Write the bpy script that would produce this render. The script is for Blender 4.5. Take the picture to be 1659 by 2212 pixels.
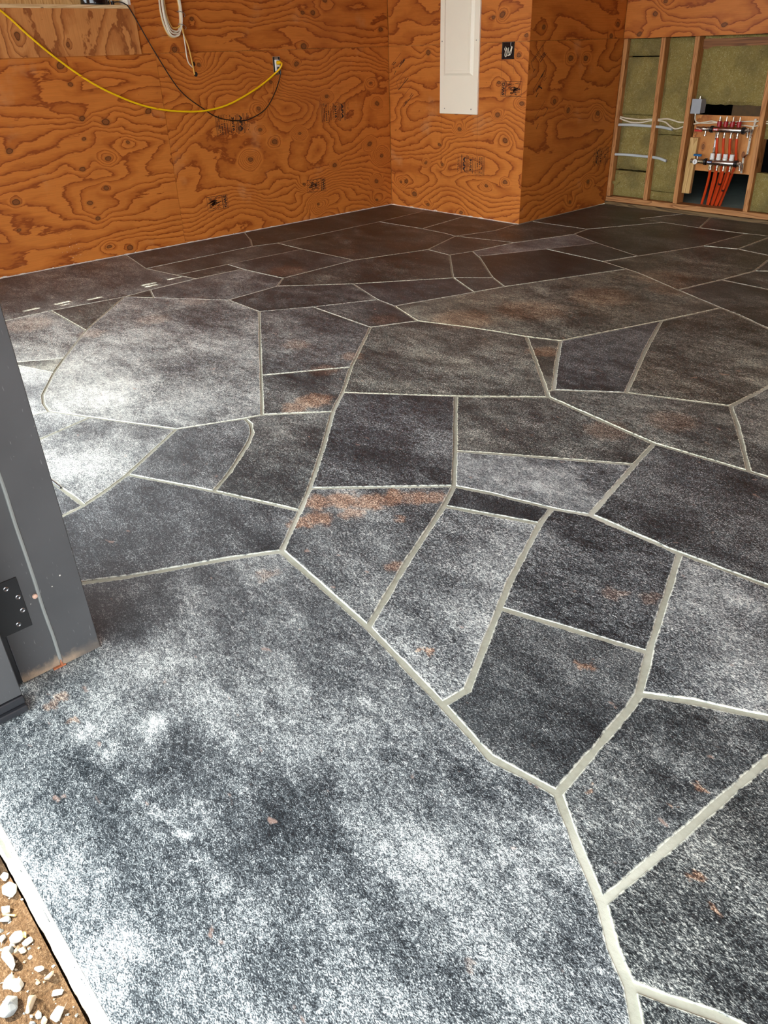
import bpy, bmesh, math, random
from mathutils import Vector, Matrix, noise

for _o in list(bpy.data.objects):
    bpy.data.objects.remove(_o, do_unlink=True)
random.seed(7)
scene = bpy.context.scene
COL = scene.collection

# ---------------------------------------------------------------- camera
CAM=[[0.673081,0.739017,-0.028554],[-0.367591,0.367798,0.854167],[-0.641746,0.564428,-0.519214],[5.38834,-4.957387,1.191276]]
r_, u_, f_, c_ = [Vector(v) for v in CAM]
cam_data = bpy.data.cameras.new('camera')
cam_data.sensor_fit = 'VERTICAL'
cam_data.sensor_height = 24.0
cam_data.lens = 24.0 * 1638.93 / 2212.0
cam_data.clip_start = 0.02
cam_ob = bpy.data.objects.new('camera', cam_data)
cam_ob.matrix_world = Matrix(((r_.x,u_.x,-f_.x,c_.x),(r_.y,u_.y,-f_.y,c_.y),(r_.z,u_.z,-f_.z,c_.z),(0,0,0,1)))
COL.objects.link(cam_ob)
scene.camera = cam_ob

# ---------------------------------------------------------------- world, sun, exposure
world = bpy.data.worlds.new('world')
scene.world = world
world.use_nodes = True
bg = world.node_tree.nodes['Background']
bg.inputs['Color'].default_value = (0.88, 0.95, 1.0, 1)
bg.inputs['Strength'].default_value = 4.3
sun_data = bpy.data.lights.new('sun', 'SUN')
sun_data.energy = 8.5
sun_data.color = (1.0, 0.90, 0.72)
sun_data.angle = math.radians(0.2)
sun_ob = bpy.data.objects.new('sun', sun_data)
SUN_DXY = (0.50, 0.375)            # metres the light moves in x and y for each metre it falls
sun_dir = Vector((SUN_DXY[0], SUN_DXY[1], -1)).normalized()
sun_ob.rotation_euler = sun_dir.to_track_quat('-Z', 'Y').to_euler()
sun_ob.location = (-4, -8, 8)
COL.objects.link(sun_ob)
vs = scene.view_settings
vs.view_transform = 'Standard'
vs.look = 'None'
vs.exposure = 1.1
vs.gamma = 1.0
vs.use_curve_mapping = False

# ---------------------------------------------------------------- measured data (metres)
W = 1.4613      # width of the electrical bump-out, wall_back
D = 1.1625      # depth of the alcove beside it
Y0 = -4.918     # outer edge of the slab
XR = 6.5        # right wall
H = 2.44        # ceiling
YF = -4.555     # inner face of the front wall
FACES=[[[4.3205,-1.4573],[5.2,-1.55],[6.5,-1.3093],[6.5,-0.4177],[5.0,-0.35],[3.9337,-0.5943],[3.6534,-0.5514],[3.3822,-0.5252],[3.3094,-0.882],[3.6456,-1.0472],[3.7607,-1.0953],[3.966,-1.2112],[4.2998,-1.4048]],[[3.1084,0.7703],[3.3803,0.7774],[4.6,0.45],[6.5,0.5474],[6.5,1.1625],[2.4345,1.1625],[2.5689,0.7399],[2.9217,0.7517],[3.0663,0.7692]],[[6.5,-0.4177],[6.5,0.5474],[4.6,0.45],[3.6027,0.2262],[3.4019,0.2318],[3.3734,0.0932],[3.4311,-0.2115],[3.4938,-0.1717],[3.7105,-0.0412],[5.0,-0.35]],[[0.4892,-2.6846],[0.0,-2.5894],[0.0,-4.918],[0.3146,-4.918],[0.62,-4.25],[0.9804,-3.9415],[0.9852,-3.5208],[1.0344,-3.1018],[1.0076,-2.924],[0.9867,-2.5972],[0.8057,-2.6334]],[[1.8847,-2.73],[1.5599,-2.7216],[1.1854,-2.9929],[1.0344,-3.1018],[1.2472,-3.3073],[1.482,-3.5332],[1.6743,-3.679],[1.8224,-3.7911],[1.9761,-3.9011],[2.2031,-4.0392],[2.3012,-4.0734],[2.3927,-4.0884],[2.5734,-3.9947],[2.9207,-3.811],[3.0247,-3.5763],[3.0449,-3.5087],[2.6913,-3.2707],[2.2248,-2.9593]],[[5.171,-4.3133],[5.1217,-4.2826],[5.0691,-4.2342],[4.9836,-4.1783],[4.8912,-4.1121],[4.7489,-4.1385],[4.5862,-4.1042],[4.2845,-4.0505],[3.8674,-4.0078],[3.7969,-4.1275],[3.67,-4.3832],[3.6208,-4.463],[3.5432,-4.5973],[3.3221,-4.918],[5.2683,-4.918],[5.2396,-4.3891],[5.2059,-4.3509]],[[2.3559,-2.1646],[2.6366,-2.2668],[2.8716,-2.1758],[3.0311,-2.1286],[3.2011,-2.0866],[3.3563,-2.026],[3.5371,-1.445],[3.6456,-1.0472],[3.3094,-0.882],[2.9303,-0.6911],[2.8418,-0.6627],[2.5463,-1.4658],[2.4933,-1.6712]],[[6.5,-2.6421],[6.5,-1.3093],[5.2,-1.55],[5.6,-2.5]],[[5.6,-2.5],[5.2,-1.55],[4.3205,-1.4573],[4.292,-1.9286],[4.2755,-2.2069],[4.3815,-2.3643],[4.5625,-2.6591],[4.6226,-2.6564],[4.7905,-2.6507]],[[5.0918,-4.0392],[5.0691,-4.2342],[5.1217,-4.2826],[5.171,-4.3133],[5.2762,-4.2599],[5.3305,-4.2418],[5.9,-4.1],[6.5,-4.1462],[6.5,-3.4882],[5.7,-3.3],[5.152,-3.6138],[5.1228,-3.7575]],[[1.482,-3.5332],[0.9852,-3.5208],[0.9804,-3.9415],[0.62,-4.25],[0.3146,-4.918],[1.0145,-4.918],[1.25,-4.4],[1.6695,-4.0195],[1.7025,-3.9717],[1.8224,-3.7911],[1.6743,-3.679]],[[1.3751,-1.6186],[1.5288,-1.0758],[1.3741,-0.6281],[1.2468,-0.6041],[0.9873,-0.5927],[0.5138,-0.6175],[0.5271,-1.6433],[0.8308,-1.6457]],[[1.0145,-4.918],[2.0177,-4.918],[2.3261,-4.3596],[2.3837,-4.1534],[2.3927,-4.0884],[2.3012,-4.0734],[2.2031,-4.0392],[1.9761,-3.9011],[1.762,-3.9824],[1.6695,-4.0195],[1.25,-4.4]],[[0.4742,-1.8286],[0.5271,-1.6433],[0.5138,-0.6175],[0.4597,0.0],[0.0,0],[0.0,-1.5863],[0.2725,-1.71]],[[5.6,-2.5],[4.7905,-2.6507],[4.6226,-2.6564],[4.5625,-2.6591],[4.2417,-2.6901],[4.2786,-2.8713],[4.3613,-3.2396],[4.6456,-3.2381],[4.8764,-3.2149],[4.9869,-3.2047],[5.7,-3.3]],[[1.9999,-0.0276],[2.2942,-0.1672],[2.7094,-0.3249],[2.8777,0.2079],[2.8878,0.3476],[2.9217,0.7517],[2.5689,0.7399],[2.2602,0.7629],[1.9663,0.1827]],[[2.6366,-2.2668],[2.5387,-2.5014],[2.7476,-2.7525],[2.8996,-2.9349],[3.0991,-3.1481],[3.4586,-2.8578],[3.7261,-2.6082],[3.6872,-2.566],[3.4337,-2.3131],[3.2011,-2.0866],[3.0311,-2.1286],[2.8716,-2.1758]],[[6.5,-2.6421],[5.6,-2.5],[5.7,-3.3],[6.5,-3.4882]],[[4.3205,-1.4573],[4.2998,-1.4048],[3.966,-1.2112],[3.7607,-1.0953],[3.6456,-1.0472],[3.5371,-1.445],[3.7098,-1.8729],[3.9213,-2.3624],[4.2755,-2.2069],[4.292,-1.9286]],[[2.2044,1.1625],[1.4613,1.1625],[1.4613,0.1642],[1.9663,0.1827],[2.2602,0.7629],[2.0494,0.7858]],[[2.8777,0.2079],[2.7094,-0.3249],[2.6292,-0.5935],[2.8418,-0.6627],[2.9303,-0.6911],[3.3094,-0.882],[3.3822,-0.5252],[3.4311,-0.2115],[3.3734,0.0932],[3.4019,0.2318],[3.3141,0.2237],[3.0956,0.264]],[[1.3984,-2.2215],[1.5256,-2.3544],[1.8294,-2.0162],[2.1859,-1.517],[1.9961,-1.3322],[1.759,-1.0991],[1.5288,-1.0758],[1.3751,-1.6186]],[[5.171,-4.3133],[5.2059,-4.3509],[5.2396,-4.3891],[5.2683,-4.918],[5.9962,-4.918],[5.9,-4.1],[5.3305,-4.2418],[5.2762,-4.2599]],[[3.1084,0.7703],[3.0926,0.7115],[3.0956,0.264],[3.3141,0.2237],[3.4019,0.2318],[3.6027,0.2262],[4.6,0.45],[3.3803,0.7774]],[[2.1378,-0.5436],[1.9247,-1.0007],[1.9654,-1.0278],[2.3644,-1.3608],[2.5463,-1.4658],[2.8418,-0.6627],[2.6292,-0.5935]],[[3.4938,-0.1717],[3.4311,-0.2115],[3.3822,-0.5252],[3.6534,-0.5514],[3.9337,-0.5943],[5.0,-0.35],[3.7105,-0.0412]],[[0.4892,-2.6846],[0.4742,-1.8286],[0.2725,-1.71],[0.0,-1.5863],[0.0,-2.5894]],[[1.8847,-2.73],[2.2248,-2.9593],[2.6913,-3.2707],[2.8996,-2.9349],[2.7476,-2.7525],[2.5387,-2.5014],[2.0329,-2.4794]],[[5.9962,-4.918],[6.5,-4.918],[6.5,-4.1462],[5.9,-4.1]],[[3.2183,-4.3004],[3.2334,-4.3793],[3.2708,-4.5763],[2.9775,-4.918],[3.3221,-4.918],[3.5432,-4.5973],[3.6208,-4.463],[3.67,-4.3832],[3.7969,-4.1275],[3.8674,-4.0078],[3.7283,-3.8384],[3.4341,-3.9622],[3.1257,-4.1096],[3.1815,-4.2174]],[[3.2183,-4.3004],[2.9848,-4.3123],[2.6579,-4.3324],[2.4608,-4.918],[2.9775,-4.918],[3.2708,-4.5763],[3.2334,-4.3793]],[[1.8453,-0.5225],[1.9999,-0.0276],[1.9663,0.1827],[1.4613,0.1642],[1.4613,0.0],[1.4359,0.0],[1.4672,-0.2914],[1.3741,-0.6281]],[[3.4586,-2.8578],[3.0991,-3.1481],[3.2197,-3.2972],[3.4475,-3.5279],[3.6395,-3.7329],[3.9556,-3.3981],[3.789,-3.2135]],[[0.9984,-2.2599],[0.9867,-2.5972],[1.0076,-2.924],[1.1854,-2.9929],[1.5599,-2.7216],[1.5256,-2.3544],[1.3984,-2.2215]],[[0.9984,-2.2599],[1.3984,-2.2215],[1.3751,-1.6186],[0.8308,-1.6457],[0.8122,-2.2554]],[[0.4892,-2.6846],[0.8057,-2.6334],[0.8122,-2.2554],[0.8308,-1.6457],[0.5271,-1.6433],[0.4742,-1.8286]],[[1.8847,-2.73],[2.0329,-2.4794],[2.1917,-2.143],[1.8294,-2.0162],[1.5256,-2.3544],[1.5599,-2.7216]],[[4.8012,-3.6491],[4.8572,-3.7803],[4.9493,-3.7178],[5.0746,-3.6513],[5.152,-3.6138],[5.7,-3.3],[4.9869,-3.2047],[4.8764,-3.2149],[4.6456,-3.2381],[4.6954,-3.368]],[[1.4359,0.0],[0.8981,0.0],[0.9873,-0.5927],[1.2468,-0.6041],[1.3741,-0.6281],[1.4672,-0.2914]],[[2.6579,-4.3324],[2.6313,-4.2153],[2.5734,-3.9947],[2.3927,-4.0884],[2.3837,-4.1534],[2.3261,-4.3596],[2.0177,-4.918],[2.4608,-4.918]],[[3.887,-3.1421],[4.2786,-2.8713],[4.2417,-2.6901],[3.7261,-2.6082],[3.4586,-2.8578],[3.789,-3.2135]],[[3.9213,-2.3624],[3.7098,-1.8729],[3.5371,-1.445],[3.3563,-2.026],[3.5245,-2.2836],[3.6984,-2.5352]],[[0.8981,0.0],[0.4597,0.0],[0.5138,-0.6175],[0.9873,-0.5927]],[[2.3559,-2.1646],[2.4933,-1.6712],[2.1859,-1.517],[1.8294,-2.0162],[2.1917,-2.143]],[[3.9213,-2.3624],[3.6984,-2.5352],[3.6872,-2.566],[3.7261,-2.6082],[4.2417,-2.6901],[4.5625,-2.6591],[4.3815,-2.3643],[4.2755,-2.2069]],[[2.1378,-0.5436],[2.2942,-0.1672],[1.9999,-0.0276],[1.8453,-0.5225],[1.8018,-0.9191],[1.9247,-1.0007]],[[3.2183,-4.3004],[3.1815,-4.2174],[3.1257,-4.1096],[2.9207,-3.811],[2.5734,-3.9947],[2.6313,-4.2153],[2.6579,-4.3324],[2.9848,-4.3123]],[[4.2845,-4.0505],[4.1599,-3.8074],[4.0193,-3.5091],[3.9556,-3.3981],[3.6395,-3.7329],[3.7283,-3.8384],[3.8674,-4.0078]],[[4.286,-3.3843],[4.0193,-3.5091],[4.1599,-3.8074],[4.2845,-4.0505],[4.5862,-4.1042],[4.5935,-4.0336],[4.5214,-3.8936],[4.4585,-3.7679],[4.4041,-3.6611]],[[3.3596,-3.8557],[3.4341,-3.9622],[3.7283,-3.8384],[3.6395,-3.7329],[3.4475,-3.5279],[3.2197,-3.2972],[3.0449,-3.5087],[3.0247,-3.5763],[3.0811,-3.5864],[3.1552,-3.6277],[3.232,-3.703]],[[4.8012,-3.6491],[4.6954,-3.368],[4.6456,-3.2381],[4.3613,-3.2396],[4.2581,-3.2901],[4.286,-3.3843],[4.4041,-3.6611],[4.4585,-3.7679]],[[1.8453,-0.5225],[1.3741,-0.6281],[1.5288,-1.0758],[1.759,-1.0991],[1.8018,-0.9191]],[[2.1378,-0.5436],[2.6292,-0.5935],[2.7094,-0.3249],[2.2942,-0.1672]],[[4.2581,-3.2901],[4.3613,-3.2396],[4.2786,-2.8713],[3.887,-3.1421],[3.789,-3.2135],[3.9556,-3.3981],[4.0669,-3.3501]],[[3.0449,-3.5087],[3.2197,-3.2972],[3.0991,-3.1481],[2.8996,-2.9349],[2.6913,-3.2707]],[[2.2044,1.1625],[2.0494,0.7858],[2.2602,0.7629],[2.5689,0.7399],[2.4345,1.1625]],[[2.3559,-2.1646],[2.1917,-2.143],[2.0329,-2.4794],[2.5387,-2.5014],[2.6366,-2.2668]],[[3.3596,-3.8557],[3.232,-3.703],[3.1552,-3.6277],[3.0811,-3.5864],[3.0247,-3.5763],[2.9207,-3.811],[3.1257,-4.1096],[3.4341,-3.9622]],[[4.8012,-3.6491],[4.4585,-3.7679],[4.5214,-3.8936],[4.5935,-4.0336],[4.5862,-4.1042],[4.7489,-4.1385],[4.8912,-4.1121],[4.8648,-3.8246],[4.8572,-3.7803]],[[1.9247,-1.0007],[1.8018,-0.9191],[1.759,-1.0991],[1.9961,-1.3322],[2.1859,-1.517],[2.3644,-1.3608],[1.9654,-1.0278]],[[5.0918,-4.0392],[5.1228,-3.7575],[5.152,-3.6138],[5.0746,-3.6513],[4.9493,-3.7178],[4.8572,-3.7803],[4.8648,-3.8246],[4.8912,-4.1121],[4.9836,-4.1783],[5.0691,-4.2342]],[[1.482,-3.5332],[1.2472,-3.3073],[1.0344,-3.1018],[0.9852,-3.5208]],[[3.1084,0.7703],[3.0663,0.7692],[2.9217,0.7517],[2.8878,0.3476],[2.8777,0.2079],[3.0956,0.264],[3.0926,0.7115]],[[0.9984,-2.2599],[0.8122,-2.2554],[0.8057,-2.6334],[0.9867,-2.5972]],[[2.1859,-1.517],[2.4933,-1.6712],[2.5463,-1.4658],[2.3644,-1.3608]],[[3.2011,-2.0866],[3.4337,-2.3131],[3.6872,-2.566],[3.6984,-2.5352],[3.5245,-2.2836],[3.3563,-2.026]],[[4.2581,-3.2901],[4.0669,-3.3501],[3.9556,-3.3981],[4.0193,-3.5091],[4.286,-3.3843]],[[1.6695,-4.0195],[1.762,-3.9824],[1.9761,-3.9011],[1.8224,-3.7911],[1.7025,-3.9717]],[[1.0344,-3.1018],[1.1854,-2.9929],[1.0076,-2.924]]]
KNOTS={"A_ll":[[-2.762,1.171],[-2.724,1.067],[-2.698,0.873],[-2.544,0.841],[-2.718,0.758],[-3.2,0.735],[-2.767,0.585],[-2.582,0.629],[-2.415,0.717],[-2.231,0.889],[-3.243,0.439],[-2.768,0.371],[-2.73,0.269],[-3.271,0.276],[-2.701,0.075],[-2.541,0.043],[-2.635,0.445],[-2.582,0.631]],"A_lr":[[-0.955,1.122],[-1.207,1.014],[-0.208,0.969],[-0.677,0.89],[-0.146,0.815],[-0.974,0.652],[-0.246,0.519],[-1.22,0.617],[-0.11,0.413],[-0.632,0.385],[-0.962,0.284],[-0.177,0.221],[-0.172,0.062],[-0.834,0.113],[-1.797,1.15],[-1.331,0.848],[-1.512,0.727],[-1.338,0.704],[-1.458,0.513]],"A_u":[[-0.857,1.448],[-0.759,1.448],[-0.086,1.341],[-0.871,1.234],[-0.64,1.523],[-1.801,1.42],[-1.962,1.232]],"A_ap":[[-2.992,1.324],[-2.695,1.282]],"B_l":[[0.81,0.645],[1.2,0.753],[0.59,0.523],[1.285,0.586],[0.439,0.38],[0.631,0.371],[0.123,0.208],[0.197,0.214],[1.111,0.251],[1.306,0.292],[0.295,0.116],[0.858,0.023],[0.456,0.048],[1.195,0.965],[1.422,0.833],[0.467,1.172],[1.37,1.137]],"B_u":[[1.198,1.389],[1.113,1.383],[1.426,1.266]],"C_l":[[0.492,1.108],[0.341,0.832],[0.921,0.718],[0.517,0.759],[0.688,1.098],[0.878,0.208],[0.655,0.086]],"C_u":[[0.142,1.299],[1.069,1.315],[0.992,1.236]],"D_h":[[2.277,1.284],[1.714,1.376],[1.6,1.25],[1.791,1.448]]}
GRAVEL=[[4.2915,-4.9314,0.0073,0],[4.3343,-4.936,0.0128,0],[4.3589,-4.9531,0.0086,0],[4.3777,-4.9612,0.0085,1],[4.3912,-4.9718,0.0053,1],[4.4288,-4.9574,0.0113,0],[4.451,-4.9468,0.0075,0],[4.4081,-4.9761,0.006,0],[4.4325,-4.9676,0.0052,0],[4.44,-4.9769,0.0104,1],[4.4493,-4.9648,0.0052,2],[4.4586,-4.9571,0.0059,2],[4.4614,-4.9815,0.0132,0],[4.4751,-4.9522,0.0037,0],[4.5103,-4.9479,0.0065,0],[4.5268,-4.9405,0.0065,2],[4.4968,-4.9925,0.0108,0],[4.5071,-4.9835,0.01,0],[4.5286,-5.0051,0.0154,1],[4.5469,-4.9798,0.0112,2],[4.5541,-4.9412,0.0071,0],[4.5853,-4.9539,0.0104,0],[4.3869,-4.956,0.0028,0],[4.3579,-4.9256,0.0024,0],[4.406,-4.965,0.0027,0],[4.5234,-4.9581,0.0036,2],[4.5687,-4.9754,0.0056,1],[4.5821,-4.9722,0.0055,2],[4.5716,-4.9863,0.0048,1]]
LEAF=[4.4318,-4.9459,-0.06]
DASH=[[0.861,-3.645,0.88,-3.543,1],[0.862,-3.461,0.879,-3.364,1],[0.918,-3.448,0.923,-3.388,0.6],[0.924,-3.291,0.93,-3.195,1],[0.915,-3.115,0.923,-3.095,0.5],[0.865,-2.92,0.875,-2.814,1],[0.915,-2.922,0.921,-2.832,1],[0.86,-2.739,0.859,-2.633,1]]
SB=[[0.1517,1.1734,0.038,1.0886,2],[0.1969,1.1257,0.1248,1.0734,7],[0.1858,1.128,0.1706,1.1106,9],[0.1634,1.1195,0.1366,1.0933,7],[0.0881,1.1093,0.0532,1.0874,6],[0.0654,1.1118,0.038,1.0886,5],[0.0529,1.0784,0.0677,1.0626,3],[0.0625,1.0198,0.0862,1.0468,5],[0.2141,1.0639,0.0915,0.9676,2],[0.0915,0.9676,0.1128,0.9084,2],[0.2351,0.9972,0.1128,0.9084,6],[0.2054,0.9972,0.1787,0.9679,4],[0.1526,0.9791,0.1288,0.9359,2],[0.2712,0.9414,0.188,0.8772,2],[0.2926,0.8785,0.1709,0.7869,5],[0.2779,0.8873,0.2478,0.8597,5],[0.2097,0.827,0.1904,0.8105,7],[0.165,0.8608,0.1455,0.8421,2]]
SC=[[0.1533,1.1969,0.0267,1.0927,4],[0.0267,1.0927,0.0612,1.0415,3],[0.078,1.0506,0.0589,1.0299,6],[0.1968,1.1423,0.1309,1.0898,6],[0.1816,1.1465,0.1492,1.1164,7],[0.1738,1.1505,0.1342,1.1206,5],[0.1477,1.128,0.1154,1.0979,5],[0.1029,1.1406,0.0441,1.0961,4],[0.1286,1.1649,0.09,1.1294,3],[0.0927,1.137,0.1238,1.117,2],[0.1956,1.0408,0.1305,0.9761,6],[0.1437,0.9874,0.0719,0.9191,3],[0.1765,1.0178,0.1574,0.9948,9],[0.2242,0.9922,0.1901,0.9697,3],[0.2146,1.0085,0.1689,0.9626,2],[0.0724,0.915,0.0889,0.8983,3],[0.1331,0.8961,0.107,0.8692,7],[0.1414,0.9478,0.1031,0.9016,7],[0.1741,0.9223,0.1276,0.9404,10],[0.2217,0.8428,0.1083,0.7343,2],[0.26,0.7828,0.213,0.7357,3],[0.243,0.7963,0.26,0.7828,6],[0.1524,0.7397,0.1464,0.7276,8],[0.1581,0.6935,0.1382,0.6592,5]]
JOINT_STRIP=[[2.967,-4.312],[3.058,-4.31]]
WEAR_AND_LIGHT=[[4.059,-4.505,0.25,0.6],[4.247,-4.415,0.22,0.5],[4.542,-4.205,0.2,0.35],[4.384,-4.058,0.15,0.35],[4.957,-4.233,0.1,0.8],[4.818,-4.61,0.14,0.5],[4.216,-4.669,0.14,0.4],[4.378,-4.907,0.1,0.6],[4.59,-4.483,0.14,-0.75],[4.581,-4.59,0.12,-0.6],[3.884,-4.451,0.2,-0.3],[3.793,-4.493,0.25,-0.9],[1.927,-3.388,0.45,0.4],[2.388,-3.842,0.42,1.2],[1.989,-3.769,0.3,0.8],[2.704,-3.607,0.25,0.5],[2.888,-4.226,0.25,1.0],[1.858,-3.973,0.3,1.0],[2.393,-3.306,0.2,-0.5],[1.669,-3.117,0.25,-0.4],[2.098,-3.229,0.3,0.3],[1.667,-3.814,0.5,0.5],[3.017,-4.099,0.3,0.6],[2.272,-4.089,0.4,0.6],[1.165,-3.463,0.4,0.4],[1.914,-2.303,0.3,-0.3],[4.3,-3.539,0.2,0.6],[4.471,-3.849,0.15,0.4],[4.144,-3.168,0.2,0.45],[4.181,-3.045,0.12,0.4],[2.179,-2.758,0.25,0.35],[1.141,-2.432,0.3,0.5],[1.075,-2.177,0.2,0.4],[4.063,-3.778,0.12,0.4],[4.148,-4.078,0.1,0.2],[4.558,-2.998,0.3,-0.2],[4.808,-3.929,0.2,-0.3],[4.902,-3.526,0.3,0.25],[5.016,-3.73,0.12,0.6],[3.831,-2.395,0.2,-0.4],[3.148,-2.598,0.3,0.2],[3.53,-4.568,0.3,-0.6],[2.814,-3.221,0.15,-0.1],[4.578,-4.917,0.1,0.7],[4.682,-4.854,0.08,-0.3],[3.883,-4.321,0.2,0.25],[4.125,-4.204,0.2,0.25],[5.011,-4.503,0.12,-0.3],[4.705,-4.654,0.1,0.35],[4.132,-4.696,0.035,1.0],[4.211,-4.692,0.035,1.0],[4.291,-4.691,0.035,1.0],[4.351,-4.682,0.035,1.0],[4.401,-4.675,0.035,1.0],[4.444,-4.665,0.035,1.0],[4.485,-4.664,0.035,1.0],[4.539,-4.667,0.035,1.0],[4.582,-4.666,0.035,1.0],[4.621,-4.662,0.035,1.0],[4.489,-4.667,0.02,1.5],[4.212,-4.585,0.05,1.2]]  # dust and veins, plus painted window glare, edge sunlight and jamb shadow
RUST=[[3.726,-3.77,0.05,1],[3.771,-3.705,0.06,1],[3.843,-3.653,0.055,1],[3.873,-3.583,0.05,1],[3.929,-3.527,0.05,0.9],[3.965,-3.492,0.04,0.8],[3.788,-3.88,0.035,1],[3.807,-3.825,0.05,1],[3.855,-3.738,0.04,0.8],[3.983,-3.648,0.025,0.7],[4.146,-3.837,0.03,0.7],[3.081,-3.278,0.08,0.9],[3.084,-3.372,0.06,0.7],[2.844,-3.042,0.07,0.5],[2.798,-2.843,0.06,0.5],[2.479,-2.922,0.08,0.35],[4.445,-4.02,0.014,1.0],[4.725,-3.787,0.018,0.9],[3.996,-4.705,0.025,0.7],[4.081,-4.694,0.016,0.8],[5.149,-4.085,0.016,0.9],[5.069,-3.913,0.012,0.9],[5.058,-3.984,0.01,0.8],[5.197,-4.116,0.014,0.9],[4.922,-4.061,0.01,0.8],[2.794,-2.091,0.18,0.45],[2.955,-1.727,0.2,0.4],[3.13,-0.69,0.2,0.35],[3.073,-1.268,0.2,0.4],[3.278,-0.897,0.14,0.4],[1.678,-0.377,0.1,0.3],[1.324,-1.076,0.15,0.3],[1.135,-1.52,0.12,0.4],[1.265,-2.092,0.15,0.6],[3.394,-2.202,0.08,0.6],[4.066,-2.715,0.09,0.35],[1.575,-3.203,0.1,0.25],[1.428,-2.865,0.1,0.2],[1.142,-3.708,0.15,0.3],[4.624,-3.511,0.03,0.4],[3.933,-4.098,0.03,0.4],[2.494,-2.365,0.1,0.4],[4.69,-3.47,0.03,0.4],[4.189,-2.484,0.1,0.3],[1.56,-3.533,0.08,0.3],[4.994,-4.463,0.015,0.3]]
# tone, rust, dust for each traced stone
STONE_STYLE = {5:(.50,.08,.60),47:(.55,.12,.45),54:(.50,.35,.35),27:(.50,.25,.42),56:(.50,.35,.30),6:(.58,.9,.48),20:(.48,.9,.34),
 4:(.62,.22,.78),32:(.28,.08,.12),58:(.30,.15,.25),50:(.32,.05,.30),14:(.38,.15,.28),66:(.20,.02,.08),29:(.34,.05,.28),46:(.55,.15,.80),
 16:(.58,.7,.46),18:(.48,.8,.42),37:(.52,.10,.66),60:(.40,.22,.45),9:(.38,.35,.38),22:(.36,.40,.40),48:(.52,.08,.80),53:(.50,.06,.74),
 40:(.42,.5,.42),41:(.34,.15,.30),65:(.55,.8,.45),11:(.34,.75,.12),13:(.28,.6,.10),15:(.26,.6,.06),24:(.26,.6,.06),21:(.30,.7,.12),
 59:(.26,.7,.05),3:(.50,.30,.50),36:(.30,.3,.28),43:(.30,.25,.18),10:(.55,.25,.80),39:(.60,.10,.85),49:(.42,.35,.38),57:(.44,.12,.45),
 19:(.26,.5,.05),44:(.50,.6,.46),8:(.46,.5,.42),34:(.30,.4,.20),26:(.28,.3,.14),42:(.28,.6,.08),12:(.6,.1,.8),45:(.55,.1,.7),30:(.5,.1,.6),33:(.46,.2,.5)}
STONE_LABEL = {5:'widest slab, dusty grey, running out to the slab edge', 47:'wedge slab with a rusty pink band across its top', 4:'large rounded hexagonal grey slab', 32:'near-black squarish slab', 56:'slab with a rust-brown stain', 66:'narrow near-black sliver of stone'}
GRAVEL_LABELS = {1:'pale four-sided rock chip by the slab edge, furthest of the large ones from the camera',2:'pale rock chip touching a dark rounded pebble',3:'dark grey rounded pebble touching a pale chip',
5:'pinkish blocky rock chip next to the yellow leaf',6:'small white chip with a notch beside the blocky pinkish one',9:'flat grey-white chip above the big white pointed one',12:'bright white pointed triangular rock chip',
16:'long white rock chip leaning on its twin',17:'rough-topped white rock chip leaning on a long one',18:'largest flat grey-white rock, at the near edge of the dirt',19:'brown-stained white rock chip beside the largest flat one',
21:'pale angular rock chip close to the slab at the near edge',0:'small cream rock chip nearest the door leaf',14:'cream chip half sunk in the dirt near the slab edge',15:'tan wedge of rock beside a half-sunk cream chip',
11:'thin tan splinter of rock lying beside the blocky chip',20:'pale green-grey sliver of rock beside the slab near the camera',4:'grey rounded pebble at the frame edge',7:'cream chip at the frame edge below the grey pebble'}


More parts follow.
